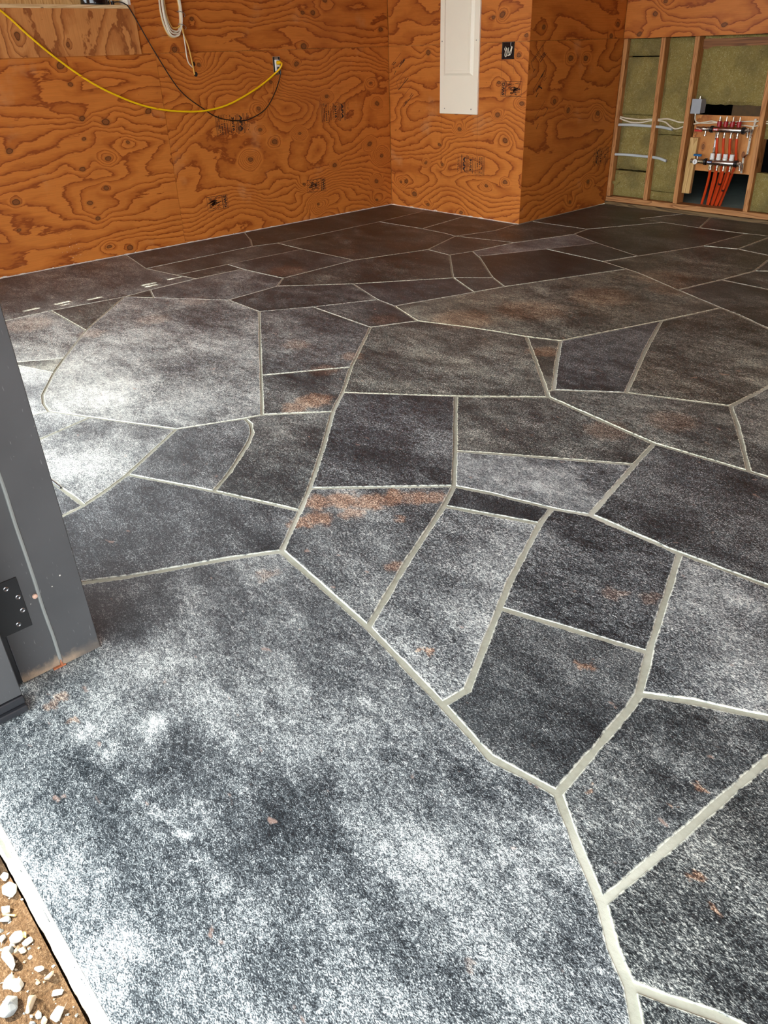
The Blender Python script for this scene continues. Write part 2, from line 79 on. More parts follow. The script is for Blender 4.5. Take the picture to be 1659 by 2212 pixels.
# ---------------------------------------------------------------- node helpers
class NT:
    def __init__(s, name):
        s.m = bpy.data.materials.new(name); s.m.use_nodes = True
        s.t = s.m.node_tree; s.t.nodes.clear()
        s.out = s.t.nodes.new('ShaderNodeOutputMaterial')
        s.b = s.t.nodes.new('ShaderNodeBsdfPrincipled')
        s.t.links.new(s.b.outputs[0], s.out.inputs[0])
    def set(s, sock, v):
        if hasattr(v, 'node') or isinstance(v, bpy.types.NodeSocket): s.t.links.new(v, sock)
        elif v is not None: sock.default_value = v
    def math(s, op, a, b=None, c=None, clamp=False):
        n = s.t.nodes.new('ShaderNodeMath'); n.operation = op; n.use_clamp = clamp
        for i, v in enumerate((a, b, c)):
            if v is not None: s.set(n.inputs[i], v)
        return n.outputs[0]
    def vmath(s, op, a, b=None, scale=None):
        n = s.t.nodes.new('ShaderNodeVectorMath'); n.operation = op
        s.set(n.inputs[0], a)
        if b is not None: s.set(n.inputs[1], b)
        if scale is not None: s.set(n.inputs['Scale'], scale)
        return n.outputs[1] if op in ('LENGTH', 'DISTANCE', 'DOT_PRODUCT') else n.outputs[0]
    def noise(s, vec, scale, detail=2, rough=0.5, dist=0.0, col=False):
        n = s.t.nodes.new('ShaderNodeTexNoise')
        s.set(n.inputs['Vector'], vec); n.inputs['Scale'].default_value = scale
        n.inputs['Detail'].default_value = detail; n.inputs['Roughness'].default_value = rough
        n.inputs['Distortion'].default_value = dist
        return n.outputs['Color' if col else 'Fac']
    def voro(s, vec, scale, feature='F1'):
        n = s.t.nodes.new('ShaderNodeTexVoronoi'); n.feature = feature
        s.set(n.inputs['Vector'], vec); n.inputs['Scale'].default_value = scale
        return n.outputs['Distance']
    def mapping(s, vec, scale=(1,1,1), rot=(0,0,0), loc=(0,0,0)):
        n = s.t.nodes.new('ShaderNodeMapping'); s.set(n.inputs['Vector'], vec)
        n.inputs['Scale'].default_value = scale; n.inputs['Rotation'].default_value = rot; n.inputs['Location'].default_value = loc
        return n.outputs[0]
    def remap(s, v, a, b, c=0.0, d=1.0, smooth=False):
        n = s.t.nodes.new('ShaderNodeMapRange'); n.clamp = True
        if smooth: n.interpolation_type = 'SMOOTHSTEP'
        s.set(n.inputs[0], v)
        for i, x in zip((1,2,3,4), (a,b,c,d)): s.set(n.inputs[i], x)
        return n.outputs[0]
    def ramp(s, v, stops, interp='LINEAR'):
        n = s.t.nodes.new('ShaderNodeValToRGB'); s.set(n.inputs[0], v)
        e = n.color_ramp.elements; n.color_ramp.interpolation = interp
        while len(e) < len(stops): e.new(0.5)
        for el, (pos, c) in zip(e, stops):
            el.position = pos; el.color = (*c, 1) if len(c) == 3 else c
        return n.outputs[0]
    def mix(s, f, a, b, mode='MIX'):
        n = s.t.nodes.new('ShaderNodeMix'); n.data_type = 'RGBA'; n.blend_type = mode
        s.set(n.inputs[0], f)
        for i, v in ((6, a), (7, b)):
            s.set(n.inputs[i], (*v, 1) if isinstance(v, tuple) and len(v) == 3 else v)
        return n.outputs[2]
    def coord(s, kind='Object'):
        return s.t.nodes.new('ShaderNodeTexCoord').outputs[kind]
    def geo(s, what='Position'):
        return s.t.nodes.new('ShaderNodeNewGeometry').outputs[what]
    def bump(s, h, strength=0.2, dist=0.01):
        n = s.t.nodes.new('ShaderNodeBump'); n.inputs['Strength'].default_value = strength
        n.inputs['Distance'].default_value = dist; s.set(n.inputs['Height'], h)
        s.t.links.new(n.outputs[0], s.b.inputs['Normal'])
    def done(s, col=None, rough=None, metal=None, spec=None):
        if col is not None: s.set(s.b.inputs['Base Color'], (*col, 1) if isinstance(col, tuple) and len(col) == 3 else col)
        if rough is not None: s.set(s.b.inputs['Roughness'], rough)
        if metal is not None: s.b.inputs['Metallic'].default_value = metal
        if spec is not None: s.b.inputs['Specular IOR Level'].default_value = spec
        return s.m

def simple(name, col, rough=0.5, metal=0.0, var=0.12, scale=30, spec=0.5):
    n = NT(name)
    f = n.noise(n.coord(), scale, 3)
    a = tuple(c*(1-var) for c in col); b = tuple(min(1, c*(1+var)) for c in col)
    return n.done(n.mix(f, a, b), n.remap(f, 0.3, 0.7, rough*0.9, min(1, rough*1.1)), metal, spec)

# ---------------------------------------------------------------- materials
def stone_material(WEAR_AND_LIGHT, RUST):
    n = NT('gneiss_stone')
    P = n.geo()
    oi = n.t.nodes.new('ShaderNodeObjectInfo')
    sep = n.t.nodes.new('ShaderNodeSeparateColor'); n.t.links.new(oi.outputs['Color'], sep.inputs[0])
    tone, rust, dust = sep.outputs
    rnd = oi.outputs['Random']
    Q = n.vmath('ADD', P, n.vmath('SCALE', (3.1, 1.7, 2.3), scale=n.math('MULTIPLY', rnd, 7.0)))
    ROT = (0, 0, math.radians(38))
    S = n.mapping(Q, (1.0, 2.0, 1.0), ROT)
    g1 = n.noise(S, 290, 2, 0.6); g2 = n.noise(S, 120, 3, 0.65); g3 = n.noise(S, 30, 3, 0.6)
    grain = n.math('ADD', n.math('ADD', n.math('MULTIPLY', g1, 0.55), n.math('MULTIPLY', g2, 0.32)), n.math('MULTIPLY', g3, 0.13))
    # rubbed, dusty patches, with floor glare and jamb shade painted in
    M = n.mapping(Q, (1.0, 1.9, 1.0), ROT)
    p1 = n.noise(M, 2.3, 4, 0.62, 0.5); p2 = n.noise(M, 8.0, 4, 0.6, 0.3)
    patch = n.math('ADD', n.math('MULTIPLY', p1, 0.62), n.math('MULTIPLY', p2, 0.38))
    warp = n.vmath('SCALE', n.vmath('SUBTRACT', n.noise(P, 6.0, 4, 0.62, 0, True), (0.5,0.5,0.5)), scale=0.30)
    Pw = n.vmath('ADD', P, warp)
    acc = None
    Pn = n.vmath('ADD', P, n.vmath('SCALE', n.vmath('SUBTRACT', n.noise(P, 22.0, 3, 0.6, 0, True), (0.5,0.5,0.5)), scale=0.05))
    for (x, y, r, w) in WEAR_AND_LIGHT:
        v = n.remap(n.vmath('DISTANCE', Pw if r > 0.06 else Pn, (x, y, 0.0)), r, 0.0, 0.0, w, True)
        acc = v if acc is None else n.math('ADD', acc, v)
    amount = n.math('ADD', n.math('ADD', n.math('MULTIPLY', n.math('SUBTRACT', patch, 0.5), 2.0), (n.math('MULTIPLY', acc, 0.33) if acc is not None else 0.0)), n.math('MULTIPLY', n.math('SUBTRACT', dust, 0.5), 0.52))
    sxyz = n.t.nodes.new('ShaderNodeSeparateXYZ'); n.set(sxyz.inputs[0], Pw)
    amount = n.math('ADD', amount, n.remap(sxyz.outputs[1], Y0+0.10, Y0-0.01, 0.0, 0.30, True))  # stone painted paler towards the slab edge, as if sunlit
    t = n.math('ADD', n.math('MULTIPLY', n.math('SUBTRACT', grain, 0.5), 3.1), n.math('ADD', 0.49, n.math('MULTIPLY', amount, 0.62)))
    base = n.ramp(t, [(0.0, (0.006,0.008,0.010)), (0.30, (0.022,0.028,0.034)), (0.48, (0.070,0.080,0.090)), (0.66, (0.24,0.255,0.27)), (0.86, (0.62,0.63,0.63)), (1.0, (0.86,0.86,0.83))])
    warmn = n.noise(Q, 1.7, 3, 0.6)
    base = n.mix(n.math('MULTIPLY', n.remap(warmn, 0.40, 0.68), n.math('MULTIPLY', rust, 0.8)), base, n.mix(0.55, base, (0.30,0.19,0.12), 'OVERLAY'))
    # rust staining, each stain where it lies
    Pr = n.vmath('ADD', P, n.vmath('SCALE', n.vmath('SUBTRACT', n.noise(n.mapping(P, (1,1.6,1), ROT), 16.0, 4, 0.65, 0, True), (0.5,0.5,0.5)), scale=0.10))
    racc = None
    for (x, y, r, w) in RUST:
        v = n.remap(n.vmath('DISTANCE', Pr, (x, y, 0.0)), r*1.15, r*0.55, 0.0, w, True)
        racc = v if racc is None else n.math('MAXIMUM', racc, v)
    rustc = n.ramp(t, [(0.0, (0.030,0.017,0.013)), (0.32, (0.11,0.055,0.036)), (0.58, (0.38,0.205,0.135)), (0.8, (0.85,0.68,0.54))])
    if racc is not None: base = n.mix(n.math('MULTIPLY', racc, n.remap(g2, 0.30, 0.55, 0.35, 0.95)), base, rustc)
    fl = n.remap(n.noise(n.mapping(Q, (1,1.8,1), (0,0,math.radians(-30))), 19, 2, 0.5), 0.72, 0.77, 0.0, 0.5)
    base = n.mix(fl, base, n.mix(g1, (0.25,0.13,0.10), (0.75,0.52,0.44)))
    # lime film left along the joints
    at = n.t.nodes.new('ShaderNodeAttribute'); at.attribute_name = 'edge'
    e = n.math('ADD', at.outputs['Fac'], n.math('MULTIPLY', n.math('SUBTRACT', n.noise(P, 70, 4, 0.65), 0.5), 1.3))
    film = n.remap(e, 0.74, 1.08, 0.0, 0.9)
    base = n.mix(film, base, (0.74,0.73,0.66))
    hsv = n.t.nodes.new('ShaderNodeHueSaturation'); n.set(hsv.inputs['Color'], n.mix(1.0, base, n.mix(rust, (0.95,1.0,0.975), (0.96,0.97,0.76)), 'MULTIPLY'))
    n.set(hsv.inputs['Value'], n.math('ADD', 0.62, n.math('MULTIPLY', tone, 0.76)))
    n.bump(n.math('ADD', n.math('MULTIPLY', grain, 1.0), n.math('MULTIPLY', p2, 1.5)), 0.3, 0.004)
    return n.done(hsv.outputs[0], n.remap(n.math('ADD', grain, n.math('MULTIPLY', p2, 0.3)), 0.5, 0.8, 0.36, 0.58), 0.0, 0.5)

def mortar_material():
    n = NT('lime_mortar')
    P = n.geo()
    a = n.noise(P, 60, 4, 0.6); b = n.noise(P, 2.0, 3)
    c = n.mix(a, (0.26,0.262,0.20), (0.43,0.435,0.35))
    c = n.mix(n.remap(b, 0.50, 0.66, 0.0, 0.6), c, (0.58,0.585,0.49))
    n.bump(a, 0.4, 0.003)
    return n.done(c, 0.85, 0, 0.3)

def ply_material(name, knots, seed, A=9.0, B=6.0, stretch=2.4, base=None, vertical=False, knot_scale=1.0, kamp=1.0, wob=0.25, fscale=1.1, jag=1.1):
    """Rotary-cut fir veneer: contour bands of a warped height field that wraps round each knot."""
    base = base or PLY
    n = NT(name)
    uv = n.coord('UV')
    w = n.vmath('SUBTRACT', n.noise(n.vmath('ADD', uv, (seed, seed*2.3, 0)), 7.0, 3, 0.5, 0, True), (0.5,0.5,0.5))
    wv = n.vmath('ADD', uv, n.vmath('SCALE', w, scale=0.045))
    st = (stretch, 1.0, 1.0) if vertical else (1.0, stretch, 1.0)
    big = n.noise(n.mapping(n.vmath('ADD', wv, (seed*1.7, seed, 0)), st), fscale, 1.2, 0.45, wob)
    small = n.noise(n.mapping(n.vmath('ADD', wv, (seed*3.1, 0, seed)), (1.0*st[0], 1.4*st[1], 1)), 5.0, 4, 0.62)
    sep = n.t.nodes.new('ShaderNodeSeparateXYZ'); n.set(sep.inputs[0], wv)
    lin = sep.outputs[0] if vertical else sep.outputs[1]
    h = n.math('ADD', n.math('MULTIPLY', big, A), n.math('MULTIPLY', lin, B))
    h = n.math('ADD', h, n.math('MULTIPLY', small, jag))
    dmin = None
    aniso = (1.0, 0.62, 0.0) if vertical else (0.72, 1.0, 0.0)
    av = n.vmath('MULTIPLY', wv, aniso)
    random.seed(int(seed*100))
    for (ku, kv) in knots:
        d = n.vmath('DISTANCE', av, (ku*aniso[0], kv*aniso[1], 0.0))
        R = random.uniform(0.04, 0.10)*knot_scale; A = random.choice((1, 1, -1))*random.uniform(0.7, 1.9)*kamp
        h = n.math('ADD', h, n.remap(d, R, 0.0, 0.0, A, True))
        r0 = random.uniform(0.55, 1.05)
        ds = n.math('MULTIPLY', d, 1.0/r0)
        dmin = ds if dmin is None else n.math('MINIMUM', dmin, ds)
    fr = n.math('FRACT', h)
    c = n.ramp(fr, [(0.0, base[0]), (0.07, tuple(0.85*a+0.15*b for a, b in zip(base[0], base[1]))), (0.13, tuple(0.25*a+0.75*b for a, b in zip(base[0], base[1]))), (0.30, base[1]), (0.55, base[2]), (0.95, base[2]), (1.0, base[0])])
    # ribbon patches where the veneer runs flat through latewood, fibre streaks and stains
    fib = n.noise(n.mapping(uv, (160, 4, 1) if vertical else (4, 160, 1)), 1.0, 3, 0.7)
    c = n.mix(n.remap(fib, 0.40, 0.75, 0.0, 0.35), c, tuple(x*0.62 for x in base[1]))
    blot = n.noise(n.vmath('ADD', uv, (seed*5, 3, 1)), 2.4, 4, 0.6)
    c = n.mix(n.remap(blot, 0.5, 0.74, 0.0, 0.38), c, tuple(x*y for x, y in zip(base[1], (0.62,0.50,0.42))))
    lightn = n.noise(n.vmath('ADD', uv, (seed*9, 1, 4)), 3.1, 4, 0.6)
    c = n.mix(n.remap(lightn, 0.62, 0.76, 0.0, 0.22), c, (0.74,0.47,0.24))
    if dmin is not None:
        ring = n.math('FRACT', n.math('MULTIPLY', dmin, 190.0))
        kc = n.mix(n.remap(ring, 0.0, 0.5, 0.0, 1.0), (0.07,0.018,0.005), (0.25,0.085,0.02))
        c = n.mix(n.remap(dmin, 0.034, 0.018, 0.0, 0.45, True), c, (0.25,0.075,0.015))
        c = n.mix(n.remap(dmin, 0.0165, 0.0140, 0.0, 0.92), c, kc)
        c = n.mix(n.math('MULTIPLY', n.remap(dmin, 0.0195, 0.0165, 0.0, 0.8), n.remap(dmin, 0.0125, 0.0145, 0.0, 1.0)), c, (0.04,0.010,0.003))
    sp = n.voro(n.vmath('ADD', uv, (seed, 0, 0)), 11.0)
    c = n.mix(n.remap(sp, 0.035, 0.02, 0.0, 0.7), c, (0.06,0.015,0.004))
    if SPLASH.get(name):
        cu, cv, rr = SPLASH[name]
        dd = n.vmath('DISTANCE', uv, (cu, cv, 0.0))
        m1 = n.remap(dd, rr, 0.0, 0.0, 1.0)
        m2 = n.remap(n.noise(uv, 95, 2), n.math('SUBTRACT', 0.80, n.math('MULTIPLY', m1, 0.16)), n.math('SUBTRACT', 0.83, n.math('MULTIPLY', m1, 0.16)), 0.0, 1.0)
        c = n.mix(n.math('MULTIPLY', m2, m1), c, (0.80,0.74,0.68))
    n.bump(n.math('ADD', fib, n.math('MULTIPLY', fr, 0.4)), 0.12, 0.002)
    return n.done(c, n.remap(fib, 0.3, 0.7, 0.46, 0.62), 0, 0.35)

def lumber_material(name, a, b, c_, seed=0.0, axis=2):
    n = NT(name)
    P = n.vmath('ADD', n.coord(), (seed, seed*0.7, 0))
    oi = n.t.nodes.new('ShaderNodeObjectInfo')
    P = n.vmath('ADD', P, n.vmath('SCALE', (1.0, 2.0, 5.0), scale=oi.outputs['Random']))
    sc = [60, 60, 60]; sc[axis] = 2.2
    g = n.noise(n.mapping(P, tuple(sc)), 1.0, 3, 0.6, 0.6)
    sc2 = [14, 14, 14]; sc2[axis] = 0.9
    g2 = n.noise(n.mapping(P, tuple(sc2)), 1.0, 3, 0.55, 0.8)
    fr = n.math('FRACT', n.math('MULTIPLY', g2, 9.0))
    c = n.ramp(fr, [(0.0, a), (0.25, b), (0.9, c_), (1.0, a)])
    c = n.mix(n.remap(g, 0.45, 0.7, 0.0, 0.4), c, a)
    kn = n.voro(n.mapping(P, (9, 9, 3.2) if axis == 2 else (3.2, 9, 9)), 1.0)
    c = n.mix(n.remap(kn, 0.16, 0.11, 0.0, 0.8), c, (0.10,0.028,0.008))
    return n.done(c, 0.62, 0, 0.3)

def wool_material():
    n = NT('mineral_wool')
    P = n.coord()
    a = n.noise(P, 14, 5, 0.65, 0.5); b = n.noise(P, 90, 4, 0.7, 1.5); e = n.noise(P, 5, 3, 0.5)
    c = n.mix(a, (0.21,0.155,0.038), (0.46,0.37,0.13))
    c = n.mix(n.remap(b, 0.52, 0.70, 0.0, 0.75), c, (0.68,0.60,0.33))
    c = n.mix(n.remap(b, 0.40, 0.28, 0.0, 0.8), c, (0.085,0.060,0.018))
    c = n.mix(n.remap(e, 0.45, 0.65, 0.0, 0.6), c, (0.20,0.165,0.07))
    c = n.mix(1.0, c, (0.80,0.78,0.74), 'MULTIPLY')
    cr = n.voro(n.vmath('ADD', P, n.vmath('SCALE', n.noise(P, 12, 3, 0.5, 0, True), scale=0.1)), 16, 'DISTANCE_TO_EDGE')
    c = n.mix(n.math('MULTIPLY', n.remap(cr, 0.02, 0.0, 0.0, 1.0), n.remap(e, 0.5, 0.6, 0.0, 0.6)), c, (0.10,0.075,0.03))
    n.bump(n.math('ADD', a, n.math('MULTIPLY', b, 0.5)), 0.8, 0.012)
    return n.done(c, 0.95, 0, 0.1)

def dirt_material():
    n = NT('damp_dirt')
    P = n.coord()
    a = n.noise(P, 35, 5, 0.65); b = n.noise(P, 200, 3, 0.7)
    c = n.mix(a, (0.030,0.017,0.008), (0.135,0.078,0.038))
    c = n.mix(n.remap(b, 0.5, 0.72, 0.0, 0.55), c, (0.25,0.175,0.105))
    c = n.mix(n.remap(b, 0.42, 0.30, 0.0, 0.7), c, (0.02,0.012,0.007))
    n.bump(n.math('ADD', a, b), 0.7, 0.01)
    return n.done(c, 0.95, 0, 0.2)

def painted_steel():
    n = NT('charcoal_painted_steel')
    P = n.geo()
    a = n.noise(P, 7, 4, 0.6); b = n.noise(P, 60, 3, 0.6)
    c = n.mix(a, (0.045,0.046,0.048), (0.075,0.075,0.077))
    sc = n.noise(n.mapping(P, (1, 9, 1.5), (0.5,0.3,0)), 30, 2, 0.5)
    c = n.mix(n.remap(sc, 0.70, 0.76, 0.0, 0.5), c, (0.22,0.22,0.22))
    dots = n.voro(P, 38)
    c = n.mix(n.math('MULTIPLY', n.remap(dots, 0.085, 0.05, 0.0, 0.85), n.remap(n.noise(P, 9, 2), 0.52, 0.6)), c, (0.72,0.68,0.6))
    sep = n.t.nodes.new('ShaderNodeSeparateXYZ'); n.set(sep.inputs[0], P)
    foot = n.math('MULTIPLY', n.remap(n.math('ADD', sep.outputs[2], n.math('MULTIPLY', b, -0.04)), 0.012, -0.012, 0.0, 1.0), n.remap(a, 0.4, 0.6, 0.2, 1.0))
    c = n.mix(foot, c, (0.30,0.22,0.15))
    n.bump(b, 0.08, 0.002)
    return n.done(c, n.remap(a, 0.3, 0.7, 0.42, 0.6), 0.0, 0.5)

# ---------------------------------------------------------------- mesh helpers
class MB:
    def __init__(s): s.v = []; s.f = []; s.uv = []; s.mi = []
    def face(s, idx, uv=None, mi=0): s.f.append(tuple(idx)); s.uv.append(uv); s.mi.append(mi)
    def box(s, a, b, mi=0):
        x0,y0,z0 = [min(p,q) for p,q in zip(a,b)]; x1,y1,z1 = [max(p,q) for p,q in zip(a,b)]
        k = len(s.v)
        s.v += [(x0,y0,z0),(x1,y0,z0),(x1,y1,z0),(x0,y1,z0),(x0,y0,z1),(x1,y0,z1),(x1,y1,z1),(x0,y1,z1)]
        for q in ((0,3,2,1),(4,5,6,7),(0,1,5,4),(1,2,6,5),(2,3,7,6),(3,0,4,7)): s.face([k+i for i in q], None, mi)
        return s
    def hexa(s, bot, top, mi=0):
        k = len(s.v); s.v += list(bot)+list(top)
        for q in ((0,3,2,1),(4,5,6,7),(0,1,5,4),(1,2,6,5),(2,3,7,6),(3,0,4,7)): s.face([k+i for i in q], None, mi)
        return s
    def cyl(s, a, b, r, r2=None, n=14, mi=0, caps=True):
        a = Vector(a); b = Vector(b); r2 = r if r2 is None else r2
        d = (b-a).normalized(); t = Vector((0,0,1)) if abs(d.z) < 0.9 else Vector((1,0,0))
        e1 = d.cross(t).normalized(); e2 = d.cross(e1)
        k = len(s.v)
        for c, rr in ((a, r), (b, r2)):
            for i in range(n):
                w = 2*math.pi*i/n
                s.v.append(tuple(c + e1*(rr*math.cos(w)) + e2*(rr*math.sin(w))))
        for i in range(n):
            j = (i+1) % n; s.face((k+i, k+n+i, k+n+j, k+j), None, mi)
        if caps: s.face([k+i for i in range(n)], None, mi); s.face([k+n+i for i in reversed(range(n))], None, mi)
        return s
    def lathe(s, base, axis, prof, n=18, mi=0):
        base = Vector(base); d = Vector(axis).normalized(); t = Vector((0,0,1)) if abs(d.z) < 0.9 else Vector((1,0,0))
        e1 = d.cross(t).normalized(); e2 = d.cross(e1); k = len(s.v)
        for (h, r) in prof:
            for i in range(n):
                w = 2*math.pi*i/n
                s.v.append(tuple(base + d*h + e1*(r*math.cos(w)) + e2*(r*math.sin(w))))
        for q in range(len(prof)-1):
            for i in range(n):
                j = (i+1) % n
                s.face((k+q*n+i, k+(q+1)*n+i, k+(q+1)*n+j, k+q*n+j), None, mi)
        s.face([k+i for i in range(n)], None, mi); s.face([k+(len(prof)-1)*n+i for i in reversed(range(n))], None, mi)
        return s
    def tube(s, pts, r, n=8, sub=6, mi=0):
        P = [Vector(p) for p in pts]
        C = []
        for i in range(len(P)-1):
            p0 = P[max(0,i-1)]; p1 = P[i]; p2 = P[i+1]; p3 = P[min(len(P)-1,i+2)]
            for q in range(sub):
                t = q/sub
                C.append(0.5*((2*p1)+(-p0+p2)*t+(2*p0-5*p1+4*p2-p3)*t*t+(-p0+3*p1-3*p2+p3)*t**3))
        C.append(P[-1])
        k = len(s.v); nrm = None
        for i, c in enumerate(C):
            d = (C[min(i+1,len(C)-1)]-C[max(i-1,0)]).normalized()
            if nrm is None: nrm = d.cross(Vector((0.31,0.2,0.93))).normalized()
            nrm = (nrm - d*nrm.dot(d)).normalized(); e2 = d.cross(nrm)
            for j in range(n):
                w = 2*math.pi*j/n
                s.v.append(tuple(c + nrm*(r*math.cos(w)) + e2*(r*math.sin(w))))
        for i in range(len(C)-1):
            for j in range(n):
                jj = (j+1) % n
                s.face((k+i*n+j, k+i*n+jj, k+(i+1)*n+jj, k+(i+1)*n+j), None, mi)
        s.face([k+j for j in reversed(range(n))], None, mi); s.face([k+(len(C)-1)*n+j for j in range(n)], None, mi)
        return s
    def grid(s, fn, nu, nv, mi=0):
        k = len(s.v)
        for i in range(nu+1):
            for j in range(nv+1): s.v.append(fn(i/nu, j/nv))
        for i in range(nu):
            for j in range(nv):
                a = k+i*(nv+1)+j; s.face((a, a+nv+1, a+nv+2, a+1), None, mi)
        return s
    def build(s, name, mats, parent=None, smooth=False, bevel=0.0, uvfn=None):
        me = bpy.data.meshes.new(name)
        me.from_pydata(s.v, [], s.f)
        for m in (mats if isinstance(mats, (list, tuple)) else [mats]): me.materials.append(m)
        if len(set(s.mi)) > 1: me.polygons.foreach_set('material_index', s.mi)
        bm = bmesh.new(); bm.from_mesh(me)
        if bevel: bmesh.ops.bevel(bm, geom=bm.edges[:], offset=bevel, segments=1, affect='EDGES')
        bmesh.ops.recalc_face_normals(bm, faces=bm.faces)
        if uvfn:
            ul = bm.loops.layers.uv.new('UVMap')
            for fc in bm.faces:
                for lp in fc.loops: lp[ul].uv = uvfn(lp.vert.co)
        bm.to_mesh(me); bm.free()
        if smooth:
            me.polygons.foreach_set('use_smooth', [True]*len(me.polygons))
            try: me.set_sharp_from_angle(angle=math.radians(35))
            except Exception: pass
        return link(name, me, parent)

def link(name, me, parent=None):
    o = bpy.data.objects.new(name, me); COL.objects.link(o)
    if parent is not None: o.parent = parent
    return o
def empty(name, loc):
    o = bpy.data.objects.new(name, None); COL.objects.link(o); o.location = loc; o.empty_display_size = 0.05
    o['_base'] = 1
    return o
def fix(parent):
    """children were built in world coordinates: undo the parent's own location"""
    bpy.context.view_layer.update()
    inv = parent.matrix_world.inverted()
    for c in parent.children: c.matrix_parent_inverse = inv
    for c in parent.children:
        for g in c.children: g.matrix_parent_inverse = Matrix.Identity(4)
def tag(o, label=None, cat=None, group=None, kind=None):
    if label: o['label'] = label
    if cat: o['category'] = cat
    if group: o['group'] = group
    if kind: o['kind'] = kind
    if '_base' in o.keys(): del o['_base']
    return o
def structure(name, label, loc=(0,0,0)):
    o = bpy.data.objects.new(name, None); COL.objects.link(o); o.location = loc; o.empty_display_size = 0.05
    o['kind'] = 'structure'; o['label'] = label; o['category'] = name.split('_')[0]
    return o

SPLASH = {'ply_left_low': (-2.95, 0.10, 0.22)}
M = {}
M['mortar'] = mortar_material()
PLY = ((0.25,0.052,0.006),(0.485,0.142,0.020),(0.59,0.192,0.031))
M['ply_A_ll'] = ply_material('ply_left_low', KNOTS['A_ll'], 1.3, 9.5, 11.0, 3.8)
M['ply_A_lr'] = ply_material('ply_left_far', KNOTS['A_lr'], 4.7, 26.0, 12.0, 1.4, kamp=3.5, wob=0.5, jag=1.6)
M['ply_A_u'] = ply_material('ply_left_high', KNOTS['A_u'], 8.2, 8.0, 14.0, 3.4)
M['ply_A_ap'] = ply_material('ply_under_window', KNOTS['A_ap'], 2.9, 6.0, 7.0, 2.6, ((0.27,0.085,0.02),(0.50,0.19,0.05),(0.62,0.27,0.08)), vertical=True)
M['ply_B_l'] = ply_material('ply_back_low', KNOTS['B_l'], 6.1, 15.0, 12.0, 2.2, kamp=2.0)
M['ply_B_u'] = ply_material('ply_back_high', KNOTS['B_u'], 3.4, 11.0, 11.0, 2.4, kamp=1.4)
M['ply_C_l'] = ply_material('ply_return_low', KNOTS['C_l'], 7.7, 13.0, 10.0, 2.2, kamp=1.8)
M['ply_C_u'] = ply_material('ply_return_high', KNOTS['C_u'], 5.5, 6.0, 7.0, 2.6)
M['ply_D'] = ply_material('ply_alcove_high', KNOTS['D_h'], 9.4, 11.0, 9.0, 2.4)
M['ply_x'] = ply_material('ply_plain', [(0.7,0.7),(2.1,1.5),(3.3,0.4),(4.4,1.9)], 11.3, 7.0, 7.0, 2.6)
M['ply_mount'] = ply_material('ply_manifold_board', [(2.24,0.49),(2.56,0.44)], 13.1, 5.0, 5.0, 2.0, ((0.30,0.095,0.02),(0.52,0.205,0.05),(0.62,0.27,0.075)), vertical=True, knot_scale=0.35, kamp=0.5)
M['sunlit_edge'] = simple('mortar_painted_sunlit', (0.52,0.49,0.43), 0.9, 0, 0.2, 60)  # edge mortar given a lighter tone to imitate sun on it
M['stud'] = lumber_material('fir_stud', (0.27,0.10,0.03), (0.46,0.20,0.065), (0.58,0.28,0.10), 0.3)
M['plate'] = lumber_material('fir_plate', (0.23,0.09,0.03), (0.42,0.19,0.065), (0.52,0.26,0.10), 1.7, 0)
M['cleat'] = lumber_material('pine_cleat', (0.40,0.22,0.07), (0.58,0.36,0.13), (0.66,0.44,0.18), 2.7)
M['sill'] = lumber_material('treated_sill', (0.06,0.035,0.014), (0.14,0.085,0.035), (0.22,0.14,0.06), 4.1, 0)
M['beam'] = lumber_material('dark_blocking', (0.13,0.05,0.02), (0.24,0.10,0.035), (0.30,0.13,0.05), 3.1, 0)
M['pine'] = lumber_material('pine_sill', (0.55,0.36,0.17), (0.70,0.50,0.26), (0.78,0.60,0.34), 5.0, 1)
M['wool'] = wool_material()
M['dirt'] = dirt_material()
M['steel'] = painted_steel()
M['blacksteel'] = simple('black_hinge_steel', (0.012,0.012,0.013), 0.35, 0.0, 0.2)
M['caulk'] = simple('grey_caulk', (0.20,0.21,0.20), 0.6)
M['rubber'] = simple('black_rubber', (0.018,0.019,0.022), 0.35)
M['screw'] = simple('screw_steel', (0.42,0.43,0.45), 0.3, 1.0)
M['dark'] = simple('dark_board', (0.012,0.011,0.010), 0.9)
M['white'] = simple('cream_enamel', (0.95,0.88,0.70), 0.38, 0, 0.02, 8)
M['cable'] = simple('ivory_cable', (0.72,0.64,0.48), 0.45)
M['cable_y'] = simple('amber_cable', (0.72,0.42,0.10), 0.45)
M['cable_w'] = simple('white_cable', (0.82,0.76,0.60), 0.4)
M['yellow'] = simple('yellow_cord', (0.98,0.60,0.005), 0.38)
M['black'] = simple('black_plastic', (0.010,0.010,0.011), 0.3)
M['gloss'] = simple('glossy_black', (0.006,0.006,0.007), 0.12)
M['galv'] = simple('galvanised_steel', (0.40,0.39,0.34), 0.42, 0.85)
M['greybox'] = simple('grey_enamel_box', (0.33,0.35,0.37), 0.45)
M['ss'] = simple('brushed_stainless', (0.56,0.50,0.44), 0.28, 1.0, 0.05, 6)
M['nickel'] = simple('nickel_brass', (0.58,0.54,0.46), 0.28, 1.0)
M['brass'] = simple('dull_brass', (0.40,0.33,0.20), 0.38, 0.9)
M['red'] = simple('red_plastic', (0.36,0.010,0.014), 0.35)
M['redl'] = simple('red_lever', (0.50,0.02,0.02), 0.35)
M['blue'] = simple('blue_lever', (0.02,0.13,0.30), 0.35)
M['navy'] = simple('navy_label', (0.02,0.03,0.14), 0.5)
M['redlab'] = simple('red_label', (0.60,0.02,0.02), 0.5)
M['paper'] = simple('white_ink', (0.85,0.85,0.85), 0.6)
M['cap'] = simple('white_cap', (0.78,0.77,0.72), 0.4)
